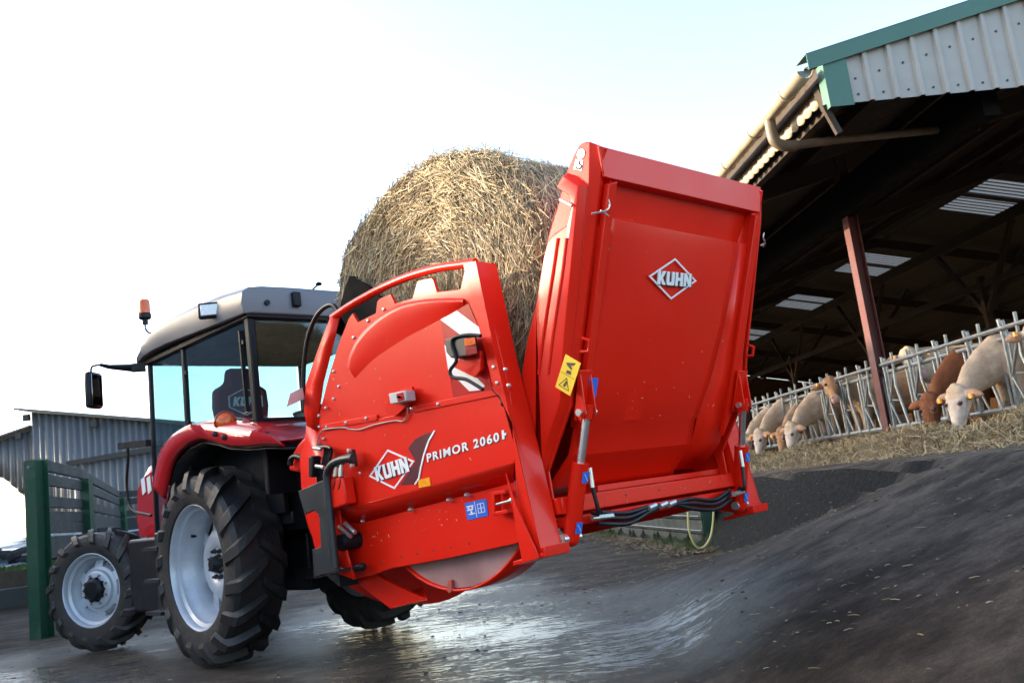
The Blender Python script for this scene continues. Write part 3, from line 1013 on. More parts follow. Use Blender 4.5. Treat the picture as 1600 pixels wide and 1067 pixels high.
# seat badge
b = MB()
A = lambda s, t: Vector((-.515 , .17 - .30 * s, 1.80 + t * .10))
zc = 1.85
hexp = [Vector((-.50, .17 - .34 * s + .02, zc + t)) for s, t in ((0, -.05), (0, .05), (.5, .13), (1, .05), (1, -.05), (.5, -.13))]
hexp = [Vector((.356, p.y + .20, p.z + .35)) for p in hexp]
ring(b, hexp, .93, (-1, 0, 0), .006)
letters(b, 'KUHN', lambda s, t: Vector((.356, .35 - .28 * s - .02 * t, 2.16 + t * .085)), (-1, 0, 0), .006)
b.build('seat_badge', WHITE, sb)

# ================================================================== STRAW BLOWER
MO = Vector((-3.1, 0, .55))
blower = empty('straw_blower', MO, TF)
tag(blower, 'bright red rear mounted bale shredder with raised tailgate, carried behind the tractor', 'bale shredder')
YP = 1.00
def pts(L_, y):
    return [S(u, v, y) for u, v in L_]
z3 = lambda L_: [(430 + a / 3.334, 380 + c_ / 3.334) for a, c_ in L_]
z4 = lambda L_: [(430 + a / 3.334, 660 + c_ / 3.334) for a, c_ in L_]

# left side panel, upper sheet with the three notches under the rail
upper = [(497, 674), (499, 645), (513, 590), (530, 535), (545, 497), (551, 489), (559, 503.6), (587, 489), (589, 472), (593, 466), (610, 459), (617, 474), (644, 466), (652, 440), (655, 438), (674, 434),
         (677, 437), (683, 456), (719, 452), (725, 426), (738, 410), (748, 412), (796, 610)]
b = MB(); b.prism(pts(upper, YP), (0, -.02, 0))
sp = b.build('side_panel', RED, blower, bevel=.004)
# raised pressing
def raised(L_, y0, y1, ins, name='pressing', m=RED, parent=None):
    base = [S(u, v, y0) for u, v in L_]
    base = [Vector(p) for p in base]
    cen = sum(base, Vector()) / len(base)
    nrm = len(base)
    topi = []
    for i, p in enumerate(base):
        a = base[i - 1]; c_ = base[(i + 1) % nrm]
        t1 = (p - a).normalized(); t2 = (c_ - p).normalized()
        nn = Vector((t1.z + t2.z, 0, -(t1.x + t2.x)))
        if nn.length < 1e-5:
            nn = cen - p
        nn.normalize()
        if nn.dot(cen - p) < 0:
            nn = -nn
        q = p + nn * ins
        topi.append(Vector((q.x, y1, q.z)))
    mb = MB()
    vs = base + topi
    fs = [[i, (i + 1) % nrm, (i + 1) % nrm + nrm, i + nrm] for i in range(nrm)] + [[nrm + i for i in range(nrm)]]
    mb.add(vs, fs)
    return mb.build(name, m, parent or blower, sharp=60, bevel=.005)
arc = z3([(400, 720), (378, 640), (385, 590), (430, 490), (490, 425), (560, 370), (650, 325), (760, 300), (870, 292), (980, 292), (985, 312), (900, 370), (840, 410), (700, 480), (560, 590), (470, 660)])
def z3p(L_, y):
    return catmull([S(u, v, y) for u, v in z3(L_)], 4)
upo = z3p([(376, 640), (384, 590), (405, 540), (432, 490), (490, 425), (560, 368), (650, 322), (760, 296), (870, 288), (982, 288)], YP + .0005)
upi = z3p([(386, 655), (398, 600), (420, 550), (448, 502), (504, 440), (572, 385), (660, 340), (765, 314), (872, 306), (980, 306)], YP + .019)
cre = z3p([(415, 705), (450, 665), (500, 615), (560, 570), (620, 530), (680, 492), (760, 450), (840, 408), (910, 370), (985, 325)], YP + .0005)
md_ = [a * .45 + c_ * .55 for a, c_ in zip(upi, cre)]
q = MB(); q.grid([upo, [a * .35 + c_ * .65 + Vector((0, .006, 0)) for a, c_ in zip(upo, upi)], upi, [Vector((p.x, YP + .012, p.z)) for p in md_], cre]); q.build('pressing', RED, sp, sharp=70)
# rail
b = MB(); b.tube(pts(z3([(300, 388), (370, 340), (440, 297), (560, 232), (700, 172), (850, 130), (985, 110), (1045, 102)]), YP + .005), .025, 12, 4)
b.build('top_rail', RED, blower)
# front flange, folded outwards
fl_o = pts([(517, 495), (498, 545), (479, 600), (476, 640), (480, 665)], YP + .03)
fl_i = pts([(532, 490), (520, 540), (505, 598), (499, 640), (498, 675)], YP)
b = MB(); b.strip(fl_o, fl_i); b.build('front_flange', RED, blower, solid=.012)
fl2 = pts([(480, 665), (477, 690), (470, 715), (472, 760), (480, 800), (492, 850), (500, 885)], YP - .03)
fl3 = pts([(499, 672), (505, 700), (520, 745), (530, 790), (536, 830), (545, 870), (556, 905)], YP)
b = MB(); b.strip(fl2, fl3); b.build('lower_front_flange', RED, blower, solid=.012)
# seam angle
b = MB()
b.bar(S(503, 668, YP + .008), S(590, 652, YP + .008), .012, .035); b.bar(S(622, 645, YP + .008), S(795, 609, YP + .008), .012, .035)
b.build('seam_angle', RED, blower, bevel=.003)
# mid sheet with the lettering
mid_ = [(497, 674), (796, 610), (808, 700), (803, 724), (560, 789), (530, 792), (512, 745)]
b = MB(); b.prism(pts(mid_, YP + .006), (0, -.02, 0)); b.build('lettered_panel', RED, blower, bevel=.004)
# inward fold and lower sheet
A_ = pts([(530, 792), (560, 789), (803, 724)], YP + .006)
B_ = pts([(533, 815), (565, 816), (803, 752)], YP - .10)
b = MB(); b.strip(A_, B_); b.build('fold', RED, blower, solid=.01)
low_ = [(533, 813), (565, 814), (803, 750), (822, 842), (806, 849), (700, 872), (610, 888), (580, 899), (550, 905), (540, 860)]
b = MB(); b.prism(pts(low_, YP - .10), (0, -.02, 0)); lowp = b.build('lower_panel', RED, blower, bevel=.004)
# bale chamber floor : half cylinder with dusty side disc
b = MB()
CX, CZ, RR = -3.12, 1.385, .80
arcp = [(CX + RR * cos(t), CZ + RR * sin(t)) for t in [radians(180 + 45 + i * 90 / 28) for i in range(29)]]
b.prism([(x, .82, z) for x, z in arcp] + [(CX + .60, .82, 1.0), (CX - .60, .82, 1.0)], (0, -.20, 0))
b.build('chamber_floor', DISCM, blower, sharp=25)
b = MB()
rim_o = [Vector((CX + (RR + .012) * cos(t), .84, CZ + (RR + .012) * sin(t))) for t in [radians(180 + 46 + i * 88 / 28) for i in range(29)]]
rim_i = [Vector((p.x, .60, p.z)) for p in rim_o]
q = MB(); q.prism([(-2.15, .4, 1.0), (-3.90, .4, 1.06), (-3.90, -.9, 1.06), (-2.15, -.9, 1.0)], (0, 0, -.03)); q.build('chamber_base', RED, blower)
b.strip(rim_o, rim_i); b.build('floor_plate', RED, blower, solid=.014)
b = MB(); b.prism([S(704, 905, .825), S(709, 905, .825), S(710, 922, .825), S(706, 926, .825), S(702, 922, .825)], (0, .02, 0)); b.build('drain_tab', RED2, blower, bevel=.003)
# skid under the drum
b = MB()
b.prism([S(552, 905, .80), S(575, 925, .80), S(611, 951, .80), S(668, 937, .80), S(640, 925, .80), S(600, 905, .80), S(575, 888, .80)], (0, -.03, 0))
b.prism([S(611, 951, .80), S(668, 937, .80), S(662, 918, .60), S(610, 935, .60)], (0, 0, .01))
b.build('skid', RED, blower, bevel=.003)
# right side panel and inner walls
b = MB(); rp = [Vector((p.x, -YP, p.z)) for p in pts([(497, 674), (530, 535), (548, 495), (640, 440), (748, 412), (800, 640), (822, 842), (700, 872), (550, 905), (500, 800)], YP)]
b.prism(rp, (0, .02, 0)); b.build('side_panel', RED, blower, bevel=.004)
# front wall and fan housing
b = MB(); b.prism([(-2.42, -.95, 2.2), (-2.42, .95, 2.2), (-2.10, .95, .8), (-2.10, -.95, .8)], (-.03, 0, 0)); b.build('front_wall', RED, blower)
b = MB()
b.lathe([(.3, .03), (.80, .02), (.86, -.02), (.86, -.30), (.6, -.31)], (-1.75, .12, 1.24), (1, 0, 0), 64)
fan = b.build('fan_housing', RED, blower, sharp=30)
b = MB()
for k in range(14):
    t = 2 * pi * k / 14
    b.cyl((-1.74, .12 + .81 * cos(t), 1.24 + .81 * sin(t)), (-1.72, .12 + .81 * cos(t), 1.24 + .81 * sin(t)), .012, 8)
b.lathe([(.12, 0), (.14, .10), (.06, .12), (0, .12)], (-1.73, .12, 1.24), (1, 0, 0), 20)
b.build('fan_bolts', ZINC, fan)
# black guard between cab and bale
b = MB()
ga = [S(u, v, .80) for u, v in ((546, 431), (538, 452), (529, 490), (524, 520), (560, 540))]
rows = []
for yy in (.80, .5, 0, -.5, -.8):
    rows.append([Vector((p.x, yy, p.z)) for p in ga])
b.grid(rows)
gb_ = [S(u, v, .80) for u, v in ((546, 431), (575, 446), (600, 470), (600, 520), (560, 540), (529, 490), (538, 452))]
b.prism(gb_, (0, -.02, 0))
b.build('rubber_guard', RUBBER_SHADE, blower, sharp=60)
# white marker sheet
b = MB(); b.prism([S(472.5, 606, 1.0), S(476, 623, 1.0), S(448, 635.6, 1.15), S(453, 616, 1.15)], (0, .0, .004)); b.build('white_flap', WHITE, blower)
# tower posts ----------------------------------------------------------
RIDGE = [(743, 408), (775, 560), (809, 700), (848, 870)]
LEFT = [(724, 414), (769, 596), (800, 660), (806, 745)]
def tower(sy):
    yo = 1.035
    rid = pts(RIDGE, yo)
    lft = pts(LEFT, yo)
    gus = S(818, 879, yo)
    def mir(L_):
        return [Vector((p.x, p.y * sy, p.z)) for p in L_]
    q = MB(); q.prism(mir(rid + [S(842, 873, yo), S(812, 800, yo)] + lft[::-1]), (0, -.014 * sy, 0))
    q.strip(mir(rid), mir([Vector((p.x + .004, p.y - .155, p.z)) for p in rid]))
    q.strip(mir([Vector((p.x + .02, p.y - .155, p.z)) for p in rid]), mir([Vector((p.x + .12, p.y - .155, p.z)) for p in rid]))
    t_ = q.build('tower_post', RED, blower, solid=.0, bevel=.0, sharp=30)
    q = MB()
    r1 = rid[-1]
    fo = [Vector((r1.x - .02, 1.05, r1.z)), Vector((r1.x - .02, .87, r1.z)), Vector((r1.x + .20, .87, r1.z - .035)), Vector((r1.x + .20, 1.05, r1.z - .035))]
    q.prism(mir(fo), (0, 0, .022)); q.prism(mir([Vector((r1.x - .022, 1.05, r1.z - .0)), Vector((r1.x - .022, .87, r1.z)), Vector((r1.x - .022, .87, r1.z + .05)), Vector((r1.x - .022, 1.05, r1.z + .05))]), (-.012, 0, 0))
    q.build('foot', RED, t_, bevel=.004)
    q = MB(); q.prism(mir([S(789, 738, yo + .03), S(797, 775, yo + .03), S(816, 880, yo + .03), S(842, 872, yo + .03), S(806, 790, yo + .03)]), (0, -.012 * sy, 0)); q.build('gusset', RED, t_, bevel=.003)
    q = MB(); q.prism(mir([rid[2], rid[3], Vector((rid[3].x + .35, 1.03, rid[3].z + .05)), Vector((rid[2].x + .30, 1.03, rid[2].z))]), (0, -.165 * sy, 0)) if sy < 0 else None
    if sy < 0:
        q.build('side_box', RED, t_, bevel=.004)
    return t_
tl = tower(1)
tr_ = tower(-1)
# ---- decals on the left side
def decal(name, L_, y, m, th=.002, parent=None):
    q = MB(); q.prism([S(u, v, y) for u, v in L_], (0, th, 0)); return q.build(name, m, parent or blower, smooth=False)
YD = YP + .0065
sw = decal('swoosh', [(677, 674), (663, 678.5), (648, 687), (638, 700), (650, 720), (641, 734), (626, 758), (648, 756), (654, 747), (656, 732), (661, 711), (669, 689)], YD, SMOKE)
b = MB()
cl = [(679, 672), (669.5, 689), (662, 711), (657, 732), (654.5, 747), (648, 756.5)]
b.strip([S(u - 1.2, v, YD + .004) for u, v in cl], [S(u + 1.4, v + .6, YD + .004) for u, v in cl]); b.build('swoosh_line', WHITE, blower, solid=.001)
b = MB(); ring(b, [S(577, 744, YD), S(606, 702, YD), S(648, 720, YD), S(617, 764, YD)], .90, (0, 1, 0), .003); lg = b.build('diamond_logo', WHITE, blower, smooth=False)
b = MB(); letters(b, 'KUHN', aff(S(590, 752, YD), S(641, 736, YD), S(585, 730, YD)), (0, 1, 0), .0055); b.build('logo_lettering', WHITE, lg, smooth=False)
b = MB(); letters(b, 'KUHN', aff(S(591.5, 753.3, YD), S(642.5, 737.3, YD), S(586.5, 731.3, YD)), (0, 1, 0), .0042); b.build('logo_lettering', INK, lg, smooth=False)
for (dx, dy, th_, m_) in ((0, 0, .003, WHITE), (1.2, 1.2, .002, INK)):
    b = MB(); text_mb(b, 'PRIMOR 2060', aff(S(668 + dx, 722 + dy, YD), S(781 + dx, 689 + dy, YD), S(667 + dx, 708.5 + dy, YD)), (0, 1, 0), th_, 1)
    b.build('lettering', m_, blower, smooth=False)
    b = MB(); A = aff(S(785.5 + dx, 686.5 + dy, YD), S(792 + dx, 684.6 + dy, YD), S(784.2 + dx, 672.5 + dy, YD))
    b.prism([A(0, 0), A(.55, 0), A(.55, .36), A(1, .36), A(1, .64), A(.55, .64), A(.55, 1), A(0, 1)], (0, th_, 0))
    b.build('lettering', m_, blower, smooth=False)
decal('orange_reflector', z4([(750, 298), (806, 285), (812, 328), (752, 340)]), YD, ORANGE, .006)
YL = YP - .0995
bs = decal('blue_sticker', z4([(988, 420), (1100, 395), (1112, 485), (1003, 508)]), YL, BLU, .003)
b = MB(); A = aff(S(430 + 1003 / 3.334, 660 + 508 / 3.334, YL), S(430 + 1112 / 3.334, 660 + 485 / 3.334, YL), S(430 + 988 / 3.334, 660 + 420 / 3.334, YL))
for (s0, t0, s1, t1) in [(.08, .72, .40, .80), (.08, .52, .36, .60), (.12, .62, .20, .70), (.30, .62, .38, .70), (.22, .25, .30, .48), (.12, .28, .42, .34), (.47, .05, .49, .95),
                         (.58, .25, .60, .80), (.58, .25, .90, .29), (.58, .76, .90, .80), (.88, .30, .90, .75), (.72, .30, .75, .75), (.62, .50, .70, .54), (.77, .50, .86, .54)]:
    b.prism([A(s0, t0), A(s1, t0), A(s1, t1), A(s0, t1)], (0, .0045, 0))
b.build('pictogram', WHITE, bs, smooth=False)
# hazard board
hz = decal('hazard_board', z3([(862, 398), (1010, 318), (1062, 440), (1075, 480), (1130, 758), (930, 805)]), YP + .001, DKRED, .003)
b = MB()
b.prism([S(u, v, YP) for u, v in z3([(864, 398), (950, 352), (1072, 443), (1076, 478), (975, 482)])], (0, .0055, 0))
b.prism([S(u, v, YP) for u, v in z3([(885, 530), (935, 580), (1095, 742), (1075, 765), (1015, 770), (905, 660)])], (0, .0055, 0))
b.build('white_stripes', WHITE, hz, smooth=False)
# tail lamp with housing and guard
lamp_c = S(731, 545, YP + .10)
b = MB(); b.prism([S(u, v, YP + .02) for u, v in z3([(985, 600), (1090, 560), (1090, 660), (1060, 700), (940, 640)])], (0, .03, 0)); b.build('lamp_bracket', RED, blower, bevel=.003)
b = MB(); b.prism([S(u, v, YP + .03) for u, v in z3([(935, 500), (1050, 480), (1065, 590), (970, 600), (945, 570)])], (0, .075, 0)); lb = b.build('tail_lamp', FRAME, blower, bevel=.008)
b = MB(); b.prism([S(u, v, YP + .10) for u, v in z3([(985, 500), (1040, 492), (1048, 530), (990, 542)])], (-.012, .014, 0)); b.build('amber_lens', AMBER, lb, bevel=.003)
b = MB(); b.prism([S(u, v, YP + .10) for u, v in z3([(990, 546), (1048, 534), (1056, 576), (1000, 590)])], (-.012, .014, 0)); b.build('red_lens', LENSR, lb, bevel=.003)
b = MB(); b.tube([S(u, v, YP + .11) for u, v in z3([(1070, 482), (1000, 478), (930, 495), (922, 530), (935, 570), (943, 615), (912, 662), (925, 697), (990, 708), (1040, 735), (1082, 762)])], .010, 8, 4); b.build('lamp_guard', BLACK, blower)
# control box
b = MB(); b.prism([S(u, v, YP + .02) for u, v in z3([(600, 790), (725, 745), (735, 815), (640, 900), (580, 880)])], (0, .02, 0)); b.build('box_bracket', RED, blower, bevel=.003)
cb = MB(); cb.prism([S(u, v, YP + .04) for u, v in z3([(640, 782), (728, 765), (735, 820), (650, 838)])], (0, .07, 0)); cbo = cb.build('control_box', GREYP, blower, bevel=.006)
b = MB(); b.prism([S(u, v, YP + .11) for u, v in z3([(632, 785), (668, 775), (675, 815), (640, 825)])], (0, .003, 0)); b.build('red_label', DKRED, cbo); 
b = MB(); b.cyl(S(430 + 650 / 3.334, 380 + 800 / 3.334, YP + .11), S(430 + 650 / 3.334, 380 + 800 / 3.334, YP + .11) + Vector((0, .02, 0)), .008, 10); b.build('knob', BLACK, cbo)
b = MB(); b.tube([S(u, v, YP + .02) for u, v in z3([(690, 845), (688, 895), (665, 928), (620, 925), (515, 946), (440, 970), (385, 968), (360, 960), (265, 968), (238, 985), (222, 1030), (215, 1060)])], .0045, 6, 4); b.build('cable', STEEL, blower)
b = MB(); a0 = [S(u, v, YP + .012) for u, v in z3([(1130, 762), (1165, 800), (1188, 835)])]; b.tube(a0, .004, 6); b.ball(a0[-1], .016); b.build('rubber_stay', BLACK, blower)
# bolts
for (u, v) in z3([(485, 405), (410, 492), (307, 668), (333, 747), (306, 811), (265, 858), (567, 345), (268, 957), (370, 935), (475, 912), (712, 862), (850, 838), (995, 810), (1140, 645), (1158, 727), (1200, 657), (1218, 740), (252, 1018), (230, 957), (230, 898)]):
    yb = YP + (.035 if u > 765 else .014 if v > 630 and u > 505 else .001)
    p = S(u, v, yb)
    q = MB(); q.lathe([(.011, -.005), (.011, .006), (.007, .011), (0, .012)], p, (0, 1, 0), 10); q.build('bolt', ZINC, blower)
for (u, v) in z4([(442, 265)]):
    q = MB(); q.lathe([(.011, -.005), (.011, .006), (0, .012)], S(u, v, YP + .006), (0, 1, 0), 10); q.build('bolt', ZINC, blower)
for (u, v) in z4([(457, 512), (708, 452), (908, 402), (1002, 376)]):
    q = MB(); q.lathe([(.013, -.02), (.013, .010), (.007, .02), (0, .021)], S(u, v, YP - .085), (0, 1, 0), 10); q.build('bolt', ZINC, blower)
q = MB()
for (u, v) in z4([(560, 728), (655, 697), (740, 682), (826, 665), (917, 648), (1013, 630)]):
    q.cyl(S(u, v, YP - .1), S(u, v, YP - .0985), .007, 10)
q.build('bolt_holes', INK, lowp)
# latch beside the left foot
b = MB()
b.bar(S(776, 770, YP - .06), S(795, 767, YP - .06), .05, .02); b.bar(S(776, 802, YP - .06), S(798, 798, YP - .06), .05, .02); b.bar(S(775, 768, YP - .06), S(777, 803, YP - .06), .05, .02)
lt = b.build('latch', RED, blower, bevel=.003)
b = MB(); b.cyl(S(776, 788, YP - .03), S(801, 781, YP - .03), .007, 10); b.cyl(S(799, 781.5, YP - .03), S(803, 780.5, YP - .03), .017, 12); b.build('latch_pin', ZINC, lt)
# hitch side plate and bow on the front left
zb = lambda L_: [(450 + a / 4.107, 660 + c_ / 4.107) for a, c_ in L_]
b = MB(); b.prism([S(u, v, 1.10) for u, v in zb([(65, 440), (150, 402), (232, 365), (262, 420), (275, 600), (322, 940), (325, 960), (215, 975), (165, 1000), (155, 815), (210, 795), (200, 620), (195, 590), (165, 562), (105, 590)])], (0, -.02, 0))
hp = b.build('hitch_plate', FRAME, blower, bevel=.004)
b = MB(); b.prism([S(u, v, 1.10) for u, v in zb([(322, 940), (325, 960), (215, 975), (165, 1000)])], (0, -.25, 0)); b.build('plate_foot', FRAME, hp)
b = MB(); b.tube([S(u, v, 1.11) for u, v in zb([(420, 225), (340, 240), (290, 265), (258, 310), (252, 370), (268, 560), (305, 930)])], .026, 12, 5); b.build('hitch_tube', FRAME, hp)
b = MB(); b.bar(S(549, 703, 1.06), S(553, 729, 1.06), .03, .05); tp_ = b.build('tube_flange', FRAME, hp, bevel=.004)
for uv in zb([(400, 180), (420, 275)]):
    q = MB(); q.lathe([(.014, 0), (.014, .02), (0, .022)], S(uv[0], uv[1], 1.08), (0, 1, 0), 6); q.build('bolt', ZINC, tp_)
b = MB(); b.prism([S(u, v, 1.02) for u, v in zb([(375, 345), (420, 345), (445, 515), (360, 545), (300, 555), (310, 380)])], (0, .08, 0)); b.build('gearbox_cover', RED, blower, bevel=.01)
# coiled hoses by the flange
for k in range(5):
    b = MB(); dx = k * 2.2
    b.tube([S(498 - dx * .3, 694 + k, 1.03 + .01 * k), S(508 + dx, 700, 1.05 + .015 * k), S(505 + dx * 1.1, 722, 1.05), S(497 + dx, 742 + k * 3, 1.03), S(500 + dx, 768, 1.0)], .010, 8, 5)
    b.build('hydraulic_hose', HOSE, blower)
b = MB(); b.bar(S(492, 712, 1.05), S(492, 745, 1.05), .07, .05); b.build('valve_block', BLACK, blower, bevel=.01)
for (a, c_) in ((490, 700), (494, 728)):
    b = MB(); b.cyl(S(a, c_, 1.10), S(a + 12, c_ + 2, 1.10), .012, 10); b.build('hose_fitting', ZINC, blower)
for k in range(2):
    b = MB(); b.tube([S(527 + k * 7, 718 + k, 1.08), S(526 + k * 8, 745, 1.09), S(522 + k * 8, 765, 1.09), S(518 + k * 5, 782, 1.05)], .011, 8, 5); b.build('hydraulic_hose', HOSE, blower)
    b = MB(); b.cyl(S(527 + k * 7, 720, 1.09), S(524 + k * 8, 744, 1.10), .016, 10); b.build('hose_fitting', ZINC, blower)
    b = MB(); b.cyl(S(530 + k * 9, 822 - k * 5, 1.0), S(548 + k * 7, 838 - k * 6, 1.0), .014, 10); b.build('hose_fitting', ZINC, blower)
b = MB(); b.lathe([(.0, .07), (.05, .07), (.055, .05), (.055, -.1)], S(545, 845, .97), (0, 1, 0), 16); b.build('hydraulic_motor', BLACK, blower)
b = MB(); b.tube([S(525, 890, .98), S(550, 889, .98), S(566, 885, .98)], .022, 12); b.ball(S(566, 885, .98), .026); b.build('lower_pin', BLACK, blower)
b = MB(); b.bar(S(505, 870, .7), S(545, 900, .9), .12, .12); b.box((-1.75, 0, .75), (.12, 1.5, .14)); b.build('hitch_beam', BLACK, blower)
# red ducting in front of the cab side
b = MB(); b.prism([S(u, v, .92) for u, v in zb([(130, 60), (60, 140), (5, 235), (0, 310), (60, 320), (130, 260)])], (0, -.5, 0)); b.build('duct', RED, blower, bevel=.02)
b = MB(); b.tube([S(u, v, .95) for u, v in zb([(15, 275), (20, 235), (50, 215), (90, 225)])], .02, 10, 4); b.build('duct_clamp', BLACK, blower)
# long black hose looping over the front rail
b = MB(); b.tube([S(u, v, .9) for u, v in [(476, 640), (474, 600), (476, 560), (482, 525), (494, 495), (508, 480), (520, 477), (528, 486)]], .016, 10, 5); b.build('hydraulic_hose', HOSE, blower)

# ---- tailgate ---------------------------------------------------------
GO = Vector((-3.97, 0, .98))
GU = Vector((-.3387, 0, .9409)); GN = Vector((-.9409, 0, -.3387))
def GP(u, v, n=0.0):
    return hit(u, v, GO + GN * n, GN)
def gl(y, w, n):
    return GO + GU * w + GN * n + Vector((0, y, 0))
gate_root = MB()
YG = .83
base_side = [(896, 243), (904, 228), (909, 224), (915, 221.5), (922, 222), (921, 285), (909, 420), (897, 545), (893, 632), (872, 690), (856, 737), (864, 785), (852, 780), (848, 765), (822, 660), (815, 580), (824, 530), (836, 480), (850, 400), (858, 365), (872, 320), (881, 285), (887, 265)]
bs_pts = [S(u, v, YG) for u, v in base_side]
bs_pts = [Vector(p) for p in bs_pts]
def side_shell(sy):
    q = MB(); q.prism([Vector((p.x, sy * p.y, p.z)) for p in bs_pts], (0, -.02 * sy, 0))
    return q.build('gate_side', RED, blower, bevel=.006)
gs = side_shell(1); gs2 = side_shell(-1)
raised([(886, 270), (902, 276), (918, 288), (907, 420), (895, 545), (890, 630), (869, 690), (853, 737), (856, 765), (852, 763), (826, 660), (819, 582), (828, 530), (840, 480), (853, 402), (859, 378), (868, 364), (889, 350), (896, 325), (904, 304), (884, 290)], YG + .001, YG + .045, .028, parent=gs)
# two long ribs
for off in (0, 15):
    q = MB()
    ln = [(872 + off * .9, 372), (862 + off, 440), (850 + off, 520), (842 + off, 585)]
    q.tube([S(u, v, YG + .045) for u, v in ln], .009, 8, 3); q.build('rib', RED, gs)
q = MB(); p = S(908, 241, YG + .001); q.lathe([(.026, 0), (.026, .003), (0, .003)], p, (0, 1, 0), 20); q.build('white_disc', WHITE, gs)
q = MB(); q.prism([S(u, v, YG) for u, v in [(900, 249), (911.5, 251), (909, 267), (896.5, 265)]], (0, .003, 0)); hk = q.build('hook_sticker', WHITE, gs, smooth=False)
q = MB(); q.tube([S(u, v, YG + .004) for u, v in [(906, 252), (905, 256), (908, 259), (906, 264), (901.5, 264), (900.5, 261)]], .0035, 6, 4); q.build('hook_mark', INK, hk)
# header lip and crown
q = MB()
hA = [GP(935, 227, .0), GP(1190, 292, .0)]
q.prism([gl(YG - .01, 1.84, -.015), gl(-.73, 1.86, -.015), gl(-.70, 1.70, .02), gl(YG - .04, 1.69, .02)], GN * -.012)
q.strip([gl(YG - .04, 1.69, .015), gl(-.70, 1.70, .015)], [gl(YG - .10, 1.67, -.05), gl(-.66, 1.68, -.05)])
q.build('header_lip', RED, blower, bevel=.004)
q = MB(); q.prism([gl(YG - .10, 1.70, -.045), gl(-.66, 1.70, -.045), gl(-.60, 1.46, -.055), gl(YG - .10, 1.46, -.055)], GN * -.012); q.build('recessed_band', RED, blower)
